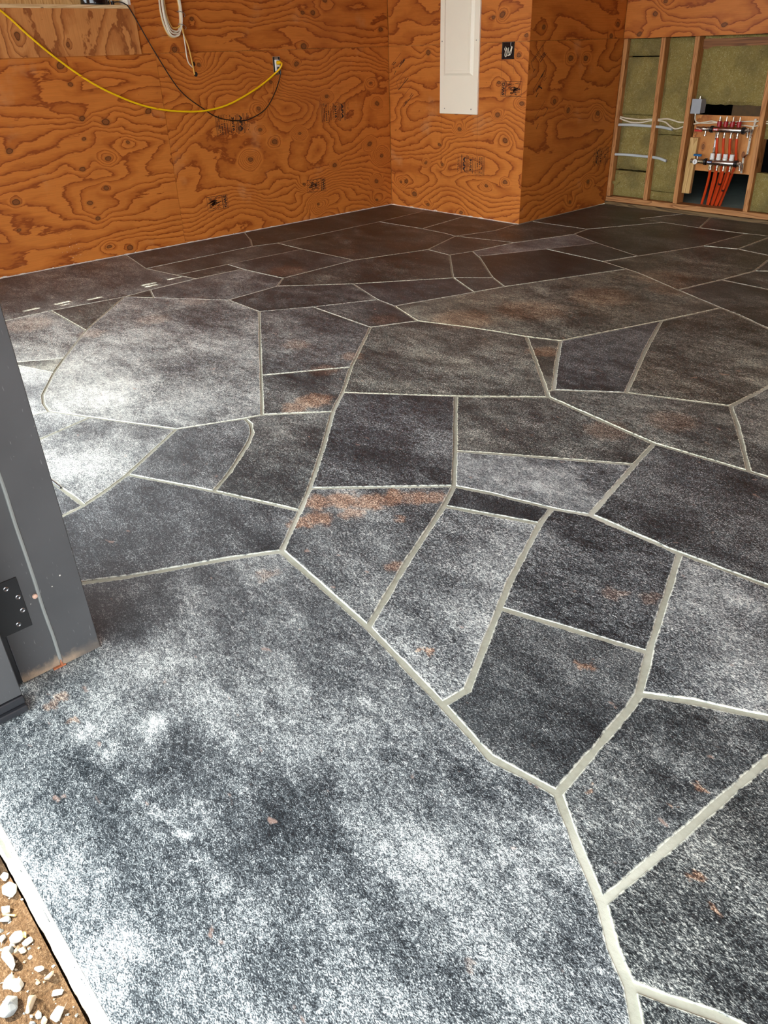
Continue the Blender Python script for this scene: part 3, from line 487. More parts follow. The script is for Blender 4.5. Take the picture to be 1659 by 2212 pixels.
M['pex'] = simple('orange_red_pipe', (0.68,0.065,0.012), 0.4, 0, 0.08, 6)
M['sleeve'] = simple('pale_grey_tube', (0.52,0.56,0.55), 0.42, 0, 0.05, 6)
M['ink'] = simple('stamp_ink', (0.028,0.012,0.010), 0.8)
M['inkf'] = simple('faded_stamp_ink', (0.11,0.04,0.015), 0.8)
M['smear'] = simple('smeared_ink', (0.085,0.035,0.015), 0.8)
M['gwhite'] = simple('pale_quartz', (0.46,0.44,0.39), 0.75, 0, 0.2, 90)
M['ggrey'] = simple('grey_crushed_rock', (0.16,0.17,0.17), 0.8, 0, 0.3, 90)
M['gtan'] = simple('tan_crushed_rock', (0.30,0.23,0.16), 0.85, 0, 0.25, 90)
M['leaf'] = simple('yellow_leaf', (0.75,0.42,0.08), 0.6)
M['conc'] = simple('green_grey_concrete', (0.34,0.42,0.35), 0.9, 0, 0.3, 12)
M['plaster'] = simple('lime_dust', (0.72,0.68,0.60), 0.95, 0, 0.2, 80)
M['pinktrim'] = simple('paint_chip', (0.55,0.35,0.26), 0.8, 0, 0.3, 200)
gm = NT('window_glass')
gm.b.inputs['Transmission Weight'].default_value = 1.0
M['glass'] = gm.done((0.95,0.98,0.97), 0.02)

# ================================================================= FLOOR
floor = structure('floor', 'floor of large irregular dark stone slabs with pale recessed mortar joints')
mb = MB()
mb.box((-0.02, Y0, -0.12), (XR+0.02, 0.0, -0.0025))
mb.box((W-0.02, 0.0, -0.12), (XR+0.02, D+0.02, -0.0025))
mb.build('mortar_bed', M['mortar'], floor)

STY = STONE_STYLE
def inset(poly, dist):
    n = len(poly); out = []
    for i in range(n):
        p = Vector(poly[i-1]); q = Vector(poly[i]); r = Vector(poly[(i+1) % n])
        d1 = (q-p).normalized(); d2 = (r-q).normalized()
        n1 = Vector((-d1.y, d1.x)); n2 = Vector((-d2.y, d2.x))
        m = n1+n2
        if m.length < 1e-4: m = n1.copy()
        m.normalize(); k = max(0.45, m.dot(n1))
        out.append(q + m*(dist/k))
    return out
def jitter(poly, cx, seed):
    """subdivide the outline every few centimetres and chip it slightly; round the corners"""
    out = []; n = len(poly)
    for i in range(n):
        a = Vector(poly[i]); b = Vector(poly[(i+1) % n]); L = (b-a).length
        if L < 1e-5: continue
        d = (b-a)/L; nn = Vector((-d.y, d.x))
        near = 1.0 if cx > 2.6 else 0.5
        k = max(1, min(int(L/(0.035 if near > 0.9 else 0.10)), 40))
        for q in range(k):
            t = q/k; P = a.lerp(b, t)
            if q > 0:
                P += nn*(noise.noise(Vector((P.x*19, P.y*19, 1.0)))*0.0028 + noise.noise(Vector((P.x*70, P.y*70, seed)))*0.0014)
            else:
                P += nn*0.001
            out.append(P)
    return out
for i, poly in enumerate(FACES):
    pts = [Vector(q) for q in poly]
    cx = sum(q.x for q in pts)/len(pts); cy = sum(q.y for q in pts)/len(pts)
    clean = []
    for q in pts:
        if not clean or (q-clean[-1]).length > 0.008: clean.append(q)
    if (clean[0]-clean[-1]).length < 0.008: clean.pop()
    hw = 0.0032 + 0.0036*max(0.0, min(1.0, (cx-1.5)/2.5))
    o1 = jitter(inset(clean, hw), cx, i)
    h = 0.0005*((i*7) % 5-2)
    wd = 0.016
    cen = Vector((cx, cy))
    n = len(o1); v = []; f = []
    inn = []
    for k in range(n):
        p = o1[k-1]; q = o1[k]; r = o1[(k+1) % n]
        t = (r-p)
        if t.length < 1e-6: t = Vector((1,0))
        t.normalize(); inn.append(q + Vector((-t.y, t.x))*0.011)
    in0 = []
    for k in range(n):
        p = o1[k-1]; q = o1[k]; r = o1[(k+1) % n]
        t = (r-p).normalized() if (r-p).length > 1e-6 else Vector((1,0))
        in0.append(q + Vector((-t.y, t.x))*0.0016)
    for q in o1: v.append((q.x, q.y, -0.02))
    for q in o1: v.append((q.x, q.y, h-0.0016))
    for q in in0: v.append((q.x, q.y, h))
    for q in inn: v.append((q.x, q.y, h))
    for L in range(3):
        for k in range(n):
            kk = (k+1) % n
            f.append((L*n+k, L*n+kk, (L+1)*n+kk, (L+1)*n+k))
    f.append(tuple(3*n+k for k in range(n)))
    me = bpy.data.meshes.new('paving_stone'); me.from_pydata(v, [], f)
    at = me.attributes.new('edge', 'FLOAT', 'POINT')
    at.data.foreach_set('value', [1.0]*(3*n)+[0.0]*n)
    bx0 = min(q.x for q in pts)-0.12; bx1 = max(q.x for q in pts)+0.12; by0 = min(q.y for q in pts)-0.12; by1 = max(q.y for q in pts)+0.12
    near_ = lambda L: [w_ for w_ in L if bx0-w_[2] < w_[0] < bx1+w_[2] and by0-w_[2] < w_[1] < by1+w_[2]]
    me.materials.append(stone_material(near_(WEAR_AND_LIGHT), near_(RUST)))
    o = link('paving_stone', me, floor)
    tone, rust, dust = STY.get(i, (0.32+0.16*((i*37) % 10)/10, 0.6, 0.18))
    o.color = (tone, rust, dust, 1)
    if i in STONE_LABEL: o['label'] = STONE_LABEL[i]
# ragged mortar edge of the slab, painted pale to look sunlit
mb = MB()
def edgefn(u, v):
    x = 3.9+(XR-3.9)*u
    e = 0.004*noise.noise(Vector((x*14, 0, 0)))+0.003*noise.noise(Vector((x*60, 1, 0)))
    prof = ((Y0+0.016, -0.0006), (Y0+0.010+e, -0.0008), (Y0+0.003+e, -0.004), (Y0-0.001+e*1.5, -0.014), (Y0-0.003+e, -0.05), (Y0-0.003, -0.11))
    a = prof[int(round(v*5))]
    return (x, a[0], a[1])
mb.grid(edgefn, 260, 5)
mb.build('slab_edge', M['sunlit_edge'], floor, smooth=True)

# dark strip added for an unfilled gap in the joint by the jamb
jx = JOINT_STRIP
mb = MB(); mb.tube([(jx[0][0], jx[0][1], 0.002), ((jx[0][0]+jx[1][0])/2, (jx[0][1]+jx[1][1])/2, 0.002), (jx[1][0], jx[1][1], 0.002)], 0.0035, 6, 2)
tag(mb.build('joint_gap_strip', M['black']), 'short black strip standing in for an unfilled gap in the mortar joint beside the steel jamb', 'gap_strip')

# ================================================================= WALLS
T = 0.015
def sheet(name, mat, parent, axis, plane, a0, a1, z0, z1, out=1, thick=T, gap=0.0012, uvoff=0.0):
    """plywood sheet; axis 0: faces +-x on plane x, spans y; axis 1: faces +-y, spans x"""
    mb = MB(); a0 += gap; a1 -= gap; z0 += gap; z1 -= gap
    if axis == 0: mb.box((plane, a0, z0), (plane-out*thick, a1, z1)); uf = lambda c: (c.y, c.z)
    else: mb.box((a0, plane, z0), (a1, plane-out*thick, z1)); uf = lambda c: (c.x, c.z)
    return mb.build(name, mat, parent, uvfn=uf)
def backing(parent, a, b, name='framing'):
    return MB().box(a, b).build(name, M['dark'], parent)

# --- wall_left (x = 0), window in it
WY0, WY1, WZ0, WZ1 = -4.5, -2.245, 1.487, 2.34
wl = structure('wall_left', 'long plywood wall with the window and the hanging cords')
S_ll = sheet('plywood_sheet', M['ply_A_ll'], wl, 0, 0, -4.75, -2.108, 0.006, 1.22)
S_lr = sheet('plywood_sheet', M['ply_A_lr'], wl, 0, 0, -2.108, 0.0, 0.006, 1.22)
S_au = sheet('plywood_sheet', M['ply_A_u'], wl, 0, 0, WY1, 0.0, 1.22, H)
sheet('plywood_sheet', M['ply_x'], wl, 0, 0, -4.75, WY0, 1.22, H)
sheet('plywood_sheet', M['ply_x'], wl, 0, 0, WY0, WY1, WZ1, H)
sheet('plywood_sheet', M['ply_A_ap'], wl, 0, 0.012, -4.5, -2.213, 1.216, WZ0, 1, 0.014)
sheet('plywood_sheet', M['ply_A_ap'], wl, 0, 0.0, WY0, WY1, 1.22, WZ0, 1, 0.012)
mb = MB()
mb.box((-0.15, -4.75, -0.1), (-T-0.001, 1.3, WZ0-0.02)); mb.box((-0.15, -4.75, WZ1+0.02), (-T-0.001, 1.3, H+0.05))
mb.box((-0.15, -4.75, WZ0-0.02), (-T-0.001, WY0-0.02, WZ1+0.02)); mb.box((-0.15, WY1+0.02, WZ0-0.02), (-T-0.001, 1.3, WZ1+0.02))
mb.build('wall_framing', M['plate'], wl)

w1 = structure('window_1', 'window above the plywood apron with pine sill and reveals')
MB().box((-0.15, WY0, WZ0-0.02), (0.014, WY1, WZ0)).build('window_sill', M['pine'], w1, bevel=0.002)
MB().box((-0.15, WY1-0.0, WZ0), (0.001, WY1+0.018, WZ1)).build('side_reveal', M['plaster'], w1)
MB().box((-0.15, WY0-0.018, WZ0), (0.001, WY0, WZ1)).build('side_reveal', M['plaster'], w1)
MB().box((-0.15, WY0, WZ1), (0.001, WY1, WZ1+0.018)).build('head_reveal', M['plaster'], w1)
mb = MB()
for a, b in (((-0.15,WY0,WZ0),(-0.11,WY1,WZ0+0.045)), ((-0.15,WY0,WZ1-0.03),(-0.11,WY1,WZ1)), ((-0.15,WY0,WZ0+0.045),(-0.11,WY0+0.04,WZ1-0.03)), ((-0.15,WY1-0.04,WZ0+0.045),(-0.11,WY1,WZ1-0.03)), ((-0.15,-3.78,WZ0+0.045),(-0.11,-3.74,WZ1-0.03))): mb.box(a, b)
mb.build('window_frame', M['cleat'], w1)

# --- wall_back (y = 0, bump-out), wall_return (x = W), wall_far (studs)
wb = structure('wall_back', 'plywood wall carrying the electrical panel')
S_bl = sheet('plywood_sheet', M['ply_B_l'], wb, 1, 0, 0.002, W-0.0, 0.006, 1.221, -1)
S_bu = sheet('plywood_sheet', M['ply_B_u'], wb, 1, 0, 0.002, W-0.0, 1.221, H, -1)
MB().box((0.0, T+0.001, 0.0), (W-T-0.001, 0.12, H)).build('wall_framing', M['plate'], wb)
wr = structure('wall_return', 'shaded plywood side of the bump-out')
S_cl = sheet('plywood_sheet', M['ply_C_l'], wr, 0, W+0.0005, 0.0, D+0.012, 0.006, 1.221)
S_cu = sheet('plywood_sheet', M['ply_C_u'], wr, 0, W+0.0005, 0.0, D, 1.221, H)
MB().box((W-0.12, 0.125, 0.0), (W-T-0.001, D+0.10, H)).build('wall_framing', M['plate'], wr)

wf = structure('wall_far', 'open stud wall with mineral wool between the studs')
SP = D+0.012                                    # face of the studs
sheet('plywood_sheet', M['ply_D'], wf, 1, D, W+0.002, 3.88, 1.217, H, -1, 0.012)
sheet('plywood_sheet', M['ply_x'], wf, 1, D, 3.88, XR, 0.08, H, -1, 0.012)
def stud(xb, xt, w=0.036, dp=0.10, z0=0.067, z1=1.2165, m='stud'):
    mb = MB(); y0 = SP+0.0005; y1 = SP+dp
    mb.hexa([(xb,y0,z0),(xb+w,y0,z0),(xb+w,y1,z0),(xb,y1,z0)], [(xt,y0,z1),(xt+w,y0,z1),(xt+w,y1,z1),(xt,y1,z1)])
    return mb.build('stud', M[m], wf, bevel=0.0015)
stud(1.464, 1.4635, 0.034, 0.095); stud(1.819, 1.787); stud(2.088, 2.062, 0.036); stud(2.671, 2.640, 0.036, 0.11)
stud(3.05, 3.03); stud(3.45, 3.43); stud(3.84, 3.83)
MB().box((W+0.003, SP-0.002, 0.027), (XR, SP+0.10, 0.066)).build('bottom_plate', M['plate'], wf, bevel=0.002)
MB().box((W+0.003, SP-0.016, -0.003), (XR, SP+0.10, 0.026)).build('sill_plate', M['sill'], wf, bevel=0.002)
MB().box((2.10, SP+0.064, 1.135), (2.655, SP+0.10, 1.200)).build('blocking', M['beam'], wf)
MB().box((2.135, SP+0.03, 0.146), (2.200, SP+0.065, 0.549)).build('cleat', M['cleat'], wf, bevel=0.0015)
mb = MB().box((2.134, SP+0.066, 0.314), (2.645, SP+0.080, 0.704))
mb.build('plywood_board', M['ply_mount'], wf, uvfn=lambda c: (c.x, c.z))
MB().box((2.40, SP+0.09, 0.60), (2.665, SP+0.102, 0.80)).build('plywood_board', simple('dark_wool_backing', (0.085,0.05,0.02), 0.95, 0, 0.5, 40), wf)

def batt(x0, x1, z0, z1, y=0.03, dp=0.07, seed=0.0, ragged=0.0, puff=0.010):
    mb = MB()
    nu, nv = 16, max(6, int((z1-z0)/0.025))
    def fn(u, v):
        x = x0+(x1-x0)*u; z = z0+(z1-z0)*v
        ed = min(u, 1-u, 1.0)*2; ez = min(v*(z1-z0), (1-v)*(z1-z0))/0.03
        k = min(1, ed*4)*min(1, ez)
        nz = noise.noise(Vector((x*22+seed, z*22, seed)))*0.009+noise.noise(Vector((x*60, z*60+seed, 3)))*0.004
        zz = z
        if v == 0: zz += noise.noise(Vector((x*40, seed, 0)))*(0.004+ragged)
        if v == 1: zz += noise.noise(Vector((x*40, seed, 5)))*0.003
        return (x, SP+y+(1-k)*0.012-puff*k+nz*k, zz)
    mb.grid(fn, nu, nv)
    k = len(mb.v)
    # side skirts back into the cavity
    ring = [i*(nv+1) for i in range(nu+1)] + [nu*(nv+1)+j for j in range(1, nv+1)] + [i*(nv+1)+nv for i in range(nu-1, -1, -1)] + [j for j in range(nv-1, 0, -1)]
    for r in ring:
        q = mb.v[r]; mb.v.append((q[0], SP+y+dp, q[2]))
    for i in range(len(ring)):
        j = (i+1) % len(ring); mb.face((ring[i], ring[j], k+j, k+i))
    mb.face([k+i for i in range(len(ring))])
    return mb.build('insulation_batt', M['wool'], wf, smooth=True)
batt(1.498, 1.790, 1.099, 1.214, 0.03, seed=1); batt(1.498, 1.805, 0.692, 1.092, 0.03, seed=2)
batt(1.500, 1.812, 0.280, 0.688, 0.04, seed=3); batt(1.500, 1.818, 0.070, 0.268, 0.034, seed=4)
batt(1.832, 2.072, 0.557, 1.214, 0.045, seed=5); batt(1.842, 2.086, 0.137, 0.553, 0.04, seed=6); batt(1.855, 2.090, 0.069, 0.133, 0.036, seed=7)
batt(2.106, 2.655, 0.772, 1.160, 0.06, 0.05, seed=8, ragged=0.010); batt(2.106, 2.650, 1.200, 1.2165, 0.055, 0.03, seed=9, puff=0.002)
batt(2.70, 3.05, 0.069, 0.335, 0.03, seed=10, ragged=0.0); batt(3.09, 3.45, 0.069, 1.21, 0.03, seed=12); batt(3.49, 3.84, 0.069, 1.21, 0.03, seed=13)
batt(2.68, 3.04, 0.56, 1.21, 0.05, seed=14)
# torn flap of facing at the foot of the first bay
mb = MB(); mb.grid(lambda u, v: (1.492+0.085*u, SP+0.012-0.010*math.sin(u*3)+0.02*v, 0.187-0.03*math.sin(u*3.1)+0.028*v*math.sin(u*3.0)), 12, 4)
tag(mb.build('wool_flap', M['wool'], wf, smooth=True))
# dark crawl space behind
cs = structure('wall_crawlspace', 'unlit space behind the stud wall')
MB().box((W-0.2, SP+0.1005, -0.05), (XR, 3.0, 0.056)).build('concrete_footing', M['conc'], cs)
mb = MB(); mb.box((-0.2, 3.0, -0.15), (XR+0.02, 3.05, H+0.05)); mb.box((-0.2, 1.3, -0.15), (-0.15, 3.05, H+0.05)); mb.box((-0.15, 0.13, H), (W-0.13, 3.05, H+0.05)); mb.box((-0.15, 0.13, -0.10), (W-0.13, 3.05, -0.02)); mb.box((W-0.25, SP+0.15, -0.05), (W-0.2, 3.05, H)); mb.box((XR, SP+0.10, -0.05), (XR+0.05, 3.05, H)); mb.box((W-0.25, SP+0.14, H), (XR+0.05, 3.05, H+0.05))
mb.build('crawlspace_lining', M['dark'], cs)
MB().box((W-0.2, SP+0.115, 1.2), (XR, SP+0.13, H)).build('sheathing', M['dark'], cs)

# --- right wall, front wall, ceiling, added eaves
wt = structure('wall_right', 'plywood wall on the far side of the garage opening')
for k in range(5):
    ya = -4.6+1.22*k; sheet('plywood_sheet', M['ply_x'], wt, 0, XR, ya, min(ya+1.22, D), 0.006, H, -1)
MB().box((XR+0.016, -4.75, -0.1), (XR+0.15, 3.0, H)).build('wall_framing', M['plate'], wt)
OB = (3.895, 6.35, 2.25)                         # main opening
O2 = (0.9, 3.55, 2.25)                           # second bay
wfr = structure('wall_front', 'front wall with the two vehicle openings')
ZS = -0.004
mb = MB()
mb.box((-0.15, -4.735, ZS), (O2[0], YF, H)); mb.box((O2[1], -4.735, 0.0), (3.60, YF, H)); mb.box((XR-0.15, -4.735, 0.0), (XR+0.15, YF, H))
mb.box((O2[0], -4.735, O2[2]), (O2[1], YF, H)); mb.box((3.60, -4.735, OB[2]), (XR-0.15, YF, H))
mb.build('front_sheathing', M['ply_x'], wfr, uvfn=lambda c: (c.x, c.z))
ce = structure('ceiling', 'plywood ceiling')
MB().box((-0.15, -4.74, H), (XR+0.15, SP+0.1, H+0.02)).build('ceiling_panel', M['ply_x'], ce, uvfn=lambda c: (c.x, c.y))
# unseen eaves added to block the sun, slotted to cast the floor dashes
ea = structure('sunblock_1', 'unseen eaves added to block the sun, slotted to shape its light on the floor')
ZE = 2.50
mb = MB()
slots = []
for (xa, ya, xb, yb, wgt) in DASH:
    xc = (xa+xb)/2-ZE*SUN_DXY[0]
    slots.append((xc, ya-ZE*SUN_DXY[1], yb-ZE*SUN_DXY[1], 0.038*wgt))
slots.sort(key=lambda s_: s_[1])
rows = {}
for s_ in slots: rows.setdefault(0 if s_[0] < -0.352 else 1, []).append(s_)
xa0, xb0, xc0, xd0 = -1.25, -0.40, -0.352, -0.30
mb.box((xa0, -6.2, ZE), (xb0, 3.2, ZE+0.02)); mb.box((xd0, -6.2, ZE), (-0.0, 3.2, ZE+0.02))
for key, (x0, x1) in ((0, (xb0, xc0)), (1, (xc0, xd0))):
    y = -6.2
    for (xc, ya, yb, w) in rows.get(key, []):
        mb.box((x0, y, ZE), (x1, ya, ZE+0.02))
        mb.box((x0, ya, ZE), (xc-w/2, yb, ZE+0.02)); mb.box((xc+w/2, ya, ZE), (x1, yb, ZE+0.02))
        y = yb
    mb.box((x0, y, ZE), (x1, 3.2, ZE+0.02))
mb.build('eave_sun_blocker', M['cleat'], ea)
mb = MB(); mb.box((-0.0, -5.83, ZE), (XR+1.2, 3.2, ZE+0.02)); mb.box((-1.27, -5.85, ZE), (-1.25, 3.2, ZE+0.14)); mb.box((-1.25, -5.85, ZE), (XR+1.2, -5.83, ZE+0.14))
mb.build('eave_sun_blocker', M['cleat'], ea)

# ================================================================= DOOR JAMB AND LEAF
d1 = structure('door_1', 'charcoal steel jamb with the outswung door leaf')
JX = 3.895
MB().box((3.60, -4.645, 0.0), (JX, YF, 2.25)).build('jamb_plate', M['steel'], d1, bevel=0.0015)
MB().box((3.60, -4.735, 0.0005), (JX-0.004, -4.649, 2.25)).build('jamb_plate', M['steel'], d1, bevel=0.0015)
MB().box((3.62, -4.7560, 0.002), (JX-0.008, -4.7358, 2.25)).build('gap_shade_strip', M['rubber'], d1)  # black strip added to darken the shadow gap between jamb and leaf
mb = MB(); mb.tube([(JX-0.002+0.001*math.sin(k*1.7), -4.647+0.0008*math.sin(k*2.3), 0.012+0.075*k) for k in range(30)], 0.0042, 8, 3)
mb.build('caulk_bead', M['caulk'], d1, smooth=True)
mb = MB(); mb.box((JX-0.003, -4.668, 0.0), (JX+0.003, -4.640, 0.0035)); mb.box((JX-0.002, -4.650, 0.0), (JX+0.002, -4.646, 0.020))
mb.build('rust_scar', simple('rusty_weld', (0.36,0.12,0.05), 0.9, 0, 0.4, 200), d1)
MB().lathe((JX-0.002, -4.6560, 0.205), (1,0,0), [(0,0.006),(0.003,0.0055),(0.004,0.002)], 9).build('paint_chip', M['pinktrim'], d1)
def hinge(z0, z1):
    hg = MB().box((JX-0.005, -4.745, z0), (JX-0.0015, -4.679, z1)).build('hinge', M['blacksteel'], d1, bevel=0.0006)
    zs = (z1-z0)
    for (yy, zz) in ((-4.705, 0.86), (-4.688, 0.63), (-4.688, 0.36), (-4.705, 0.13)):
        mb = MB().lathe((JX-0.0018, yy, z0+zs*zz), (1,0,0), [(0,0.0056),(0.0012,0.0054),(0.0018,0.0042),(0.0012,0.0032),(0.0006,0.001)], 18)
        mb.box((JX-0.0002, yy-0.0028, z0+zs*zz-0.0006), (JX+0.0002, yy+0.0028, z0+zs*zz+0.0006), 1)
        mb.box((JX-0.0002, yy-0.0006, z0+zs*zz-0.0028), (JX+0.0002, yy+0.0006, z0+zs*zz+0.0028), 1)
        mb.build('screw', [M['screw'], M['black']], hg)
hinge(0.138, 0.268); hinge(1.10, 1.23); hinge(1.95, 2.08)
leaf_o = MB().box((JX-0.001, -5.17, 0.042), (JX+0.080, -4.757, 2.22)).build('door_leaf', M['steel'], d1, bevel=0.0015)
mb = MB(); mb.box((JX+0.004, -5.17, 0.020), (JX+0.084, -4.757, 0.040)); mb.box((JX+0.02, -5.17, 0.0035), (JX+0.092, -4.757, 0.019))
mb.build('door_sweep', M['rubber'], leaf_o, bevel=0.002)

# ================================================================= THINGS
def thing(name, label, cat, loc, group=None):
    o = bpy.data.objects.new(name, None); COL.objects.link(o); o.location = loc; o.empty_display_size = 0.03
    return tag(o, label, cat, group)
def part(t, mb, name, mats, parent=None, **kw):
    L = t.location
    mb.v = [(v[0]-L.x, v[1]-L.y, v[2]-L.z) for v in mb.v]
    return mb.build(name, mats, parent or t, **kw)

# --- electrical panel
ep = thing('breaker_panel', 'tall cream metal breaker panel cover screwed flat to the plywood', 'electrical panel', (0.81, 0.0, 0.75))
X0, X1, Z0, Z1 = 0.609, 1.006, 0.75, 1.95
part(ep, MB().box((X0, -0.0005, Z0), (X1, -0.020, Z1)), 'cover', M['white'], bevel=0.003)
mb = MB(); a, b, c, d = 0.655, 0.960, 1.010, 1.80
mb.hexa([(a,-0.0203,c),(b,-0.0203,c),(b,-0.0203,d),(a,-0.0203,d)], [(a+.020,-0.031,c+.018),(b-.026,-0.031,c+.018),(b-.026,-0.031,d-.02),(a+.020,-0.031,d-.02)])
part(ep, mb, 'raised_rim', M['white'], bevel=0.0015)
dr = part(ep, MB().box((0.700, -0.0312, 1.046), (0.925, -0.0335, 1.76)), 'panel_door', M['white'], bevel=0.0008)
part(ep, MB().box((0.712, -0.0337, 1.060), (0.914, -0.0345, 1.74)), 'door_face', M['white'], dr, bevel=0.0004)
for (sx, sz) in ((0.665,0.787),(0.946,0.787),(0.632,1.240),(0.981,1.239),(0.632,1.70),(0.981,1.70)):
    part(ep, MB().lathe((sx,-0.0202,sz), (0,-1,0), [(0,0.0045),(0.002,0.0042),(0.0025,0.002)], 12), 'screw', M['galv'])

# --- black open outlet box with folded wires (wall_back)
bx = thing('switch_box', 'open black electrical box with folded white wires beside the breaker panel', 'electrical box', (1.272, 0.0, 1.113))
mb = MB(); x0,x1,z0,z1 = 1.216,1.327,1.114,1.220
for a_, b_ in (((x0,-0.004,z0),(x0+0.007,0.002,z1)),((x1-0.007,-0.004,z0),(x1,0.002,z1)),((x0,-0.004,z0),(x1,0.002,z0+0.006)),((x0,-0.004,z1-0.006),(x1,0.002,z1))): mb.box(a_, b_)
part(bx, mb, 'box_rim', M['black'])
part(bx, MB().box((x0+0.006,-0.0012,z0+0.005),(x1-0.006,-0.0002,z1-0.005)), 'box_back', M['gloss'])
for pts, r, m in (([(1.252,-.006,1.192),(1.246,-.012,1.178),(1.252,-.012,1.168)],.0016,'cable'), ([(1.262,-.010,1.186),(1.257,-.014,1.160),(1.254,-.014,1.138),(1.262,-.012,1.130),(1.268,-.010,1.150),(1.266,-.008,1.180)],.0032,'cable'),
                  ([(1.280,-.008,1.186),(1.282,-.012,1.160),(1.281,-.010,1.150)],.0022,'cable'), ([(1.308,-.006,1.194),(1.300,-.012,1.165),(1.292,-.012,1.150),(1.296,-.010,1.140)],.0028,'cable'),
                  ([(1.312,-.008,1.190),(1.310,-.013,1.165),(1.306,-.012,1.148)],.0036,'cable_w'), ([(1.277,-.010,1.137),(1.290,-.014,1.139),(1.302,-.012,1.144)],.0042,'cable_w'), ([(1.296,-.004,1.219),(1.298,-.008,1.200),(1.304,-.009,1.188)],.0022,'galv')):
    part(bx, MB().tube(pts, r, 7, 5), 'wire', M[m], smooth=True)

# --- receptacle in wall_left
rc = thing('receptacle', 'bare white duplex receptacle in a cut-out with two cords plugged in', 'receptacle', (0.0, -1.135, 1.06))
mb = MB(); ya, yb, za, zb = -1.168, -1.102, 1.062, 1.178
mb.box((0.0002, ya, za), (0.0012, yb, zb)); part(rc, mb, 'box_back', M['dark'])
mb = MB()
for a_, b_ in (((0.0002,ya,za),(0.003,ya+0.003,zb)),((0.0002,yb-0.003,za),(0.003,yb,zb)),((0.0002,ya,za),(0.003,yb,za+0.003)),((0.0002,ya,zb-0.003),(0.003,yb,zb))): mb.box(a_, b_)
part(rc, mb, 'box_rim', M['galv'])
mb = MB(); mb.box((0.0014,-1.150,1.067),(0.003,-1.120,1.173)); mb.lathe((0.004,-1.135,1.166),(1,0,0),[(0,0.004),(0.002,0.003)],10); mb.lathe((0.004,-1.135,1.074),(1,0,0),[(0,0.004),(0.002,0.003)],10)
part(rc, mb, 'mounting_strap', M['galv'])
mb = MB(); mb.box((0.0014,-1.154,1.083),(0.016,-1.117,1.157)); part(rc, mb, 'device_body', M['cap'], bevel=0.002)
mb = MB(); mb.lathe((0.0162,-1.135,1.138),(1,0,0),[(0,0.0135),(0.022,0.013),(0.034,0.009),(0.040,0.006)],16)
cordY = MB()
YEL=[[-3.30,1.62],[-3.061,1.454],[-2.935,1.333],[-2.798,1.212],[-2.595,1.067],[-2.365,0.956],[-2.174,0.898],[-1.967,0.869],[-1.782,0.866],[-1.583,0.899],[-1.329,0.992],[-1.170,1.075],[-1.118,1.118],[-1.112,1.136]]
yc = thing('extension_cord', 'yellow extension cord sagging along the plywood from window to receptacle', 'cord', (0.03, -2.0, 0.866))
pts = [(0.03 if k else 0.05, y, z) for k, (y, z) in enumerate(YEL)]; pts[-1] = (0.046, -1.121, 1.139); pts[-2] = (0.048, -1.128, 1.115)
pts += [(0.055, -1.130, 1.139)]
part(yc, MB().tube(pts[:-1], 0.0062, 10, 8), 'cable', M['yellow'], smooth=True)
part(yc, mb, 'plug', M['yellow'], smooth=True)
for (y, z) in ((-2.655,1.104),(-2.175,0.899)):
    k = min(range(len(YEL)), key=lambda i: abs(YEL[i][0]-y)); 
    part(yc, MB().tube([(0.0335, y-0.012, z+0.004),(0.0345, y, z+0.001),(0.0335, y+0.012, z-0.003)], 0.0022, 6, 3), 'red_mark', M['redl'])
bk = thing('power_cord', 'thin black cord hanging from the device on the sill to the receptacle', 'cord', (0.02, -1.6, 0.78))
BLK=[[-2.345,1.496],[-2.310,1.502],[-2.275,1.490],[-2.242,1.451],[-2.112,1.207],[-1.979,0.999],[-1.817,0.877],[-1.695,0.81],[-1.522,0.781],[-1.418,0.792],[-1.286,0.845],[-1.189,0.947],[-1.123,1.065],[-1.130,1.100]]
pts = [(0.024, y, z) for y, z in BLK]; pts[0] = (-0.02, -2.345, 1.500); pts[1] = (0.005, -2.310, 1.503); pts[-1] = (0.022, -1.135, 1.104)
part(bk, MB().tube(pts, 0.0036, 8, 6), 'cable', M['black'], smooth=True)
part(bk, MB().lathe((0.0162,-1.135,1.103),(1,0,0),[(0,0.010),(0.016,0.009),(0.020,0.005)],12), 'plug', M['black'], smooth=True)

# --- device on the sill
dv = thing('camp_lantern', 'glossy black round lantern standing on the window sill', 'lantern', (-0.05, -2.44, WZ0))
part(dv, MB().lathe((-0.055,-2.438,WZ0), (0,0,1), [(0,0.086),(0.006,0.088),(0.010,0.088),(0.05,0.084),(0.10,0.078),(0.16,0.060),(0.17,0.02)], 40), 'base', M['gloss'], smooth=True)
part(dv, MB().lathe((-0.055,-2.438,WZ0+0.171), (0,0,1), [(0,0.045),(0.07,0.05),(0.10,0.035)], 30), 'globe', M['cap'], smooth=True)
part(dv, MB().box((-0.02,-2.352,WZ0+0.001),(0.0,-2.336,WZ0+0.022)), 'cord_socket', M['black'], bevel=0.002)

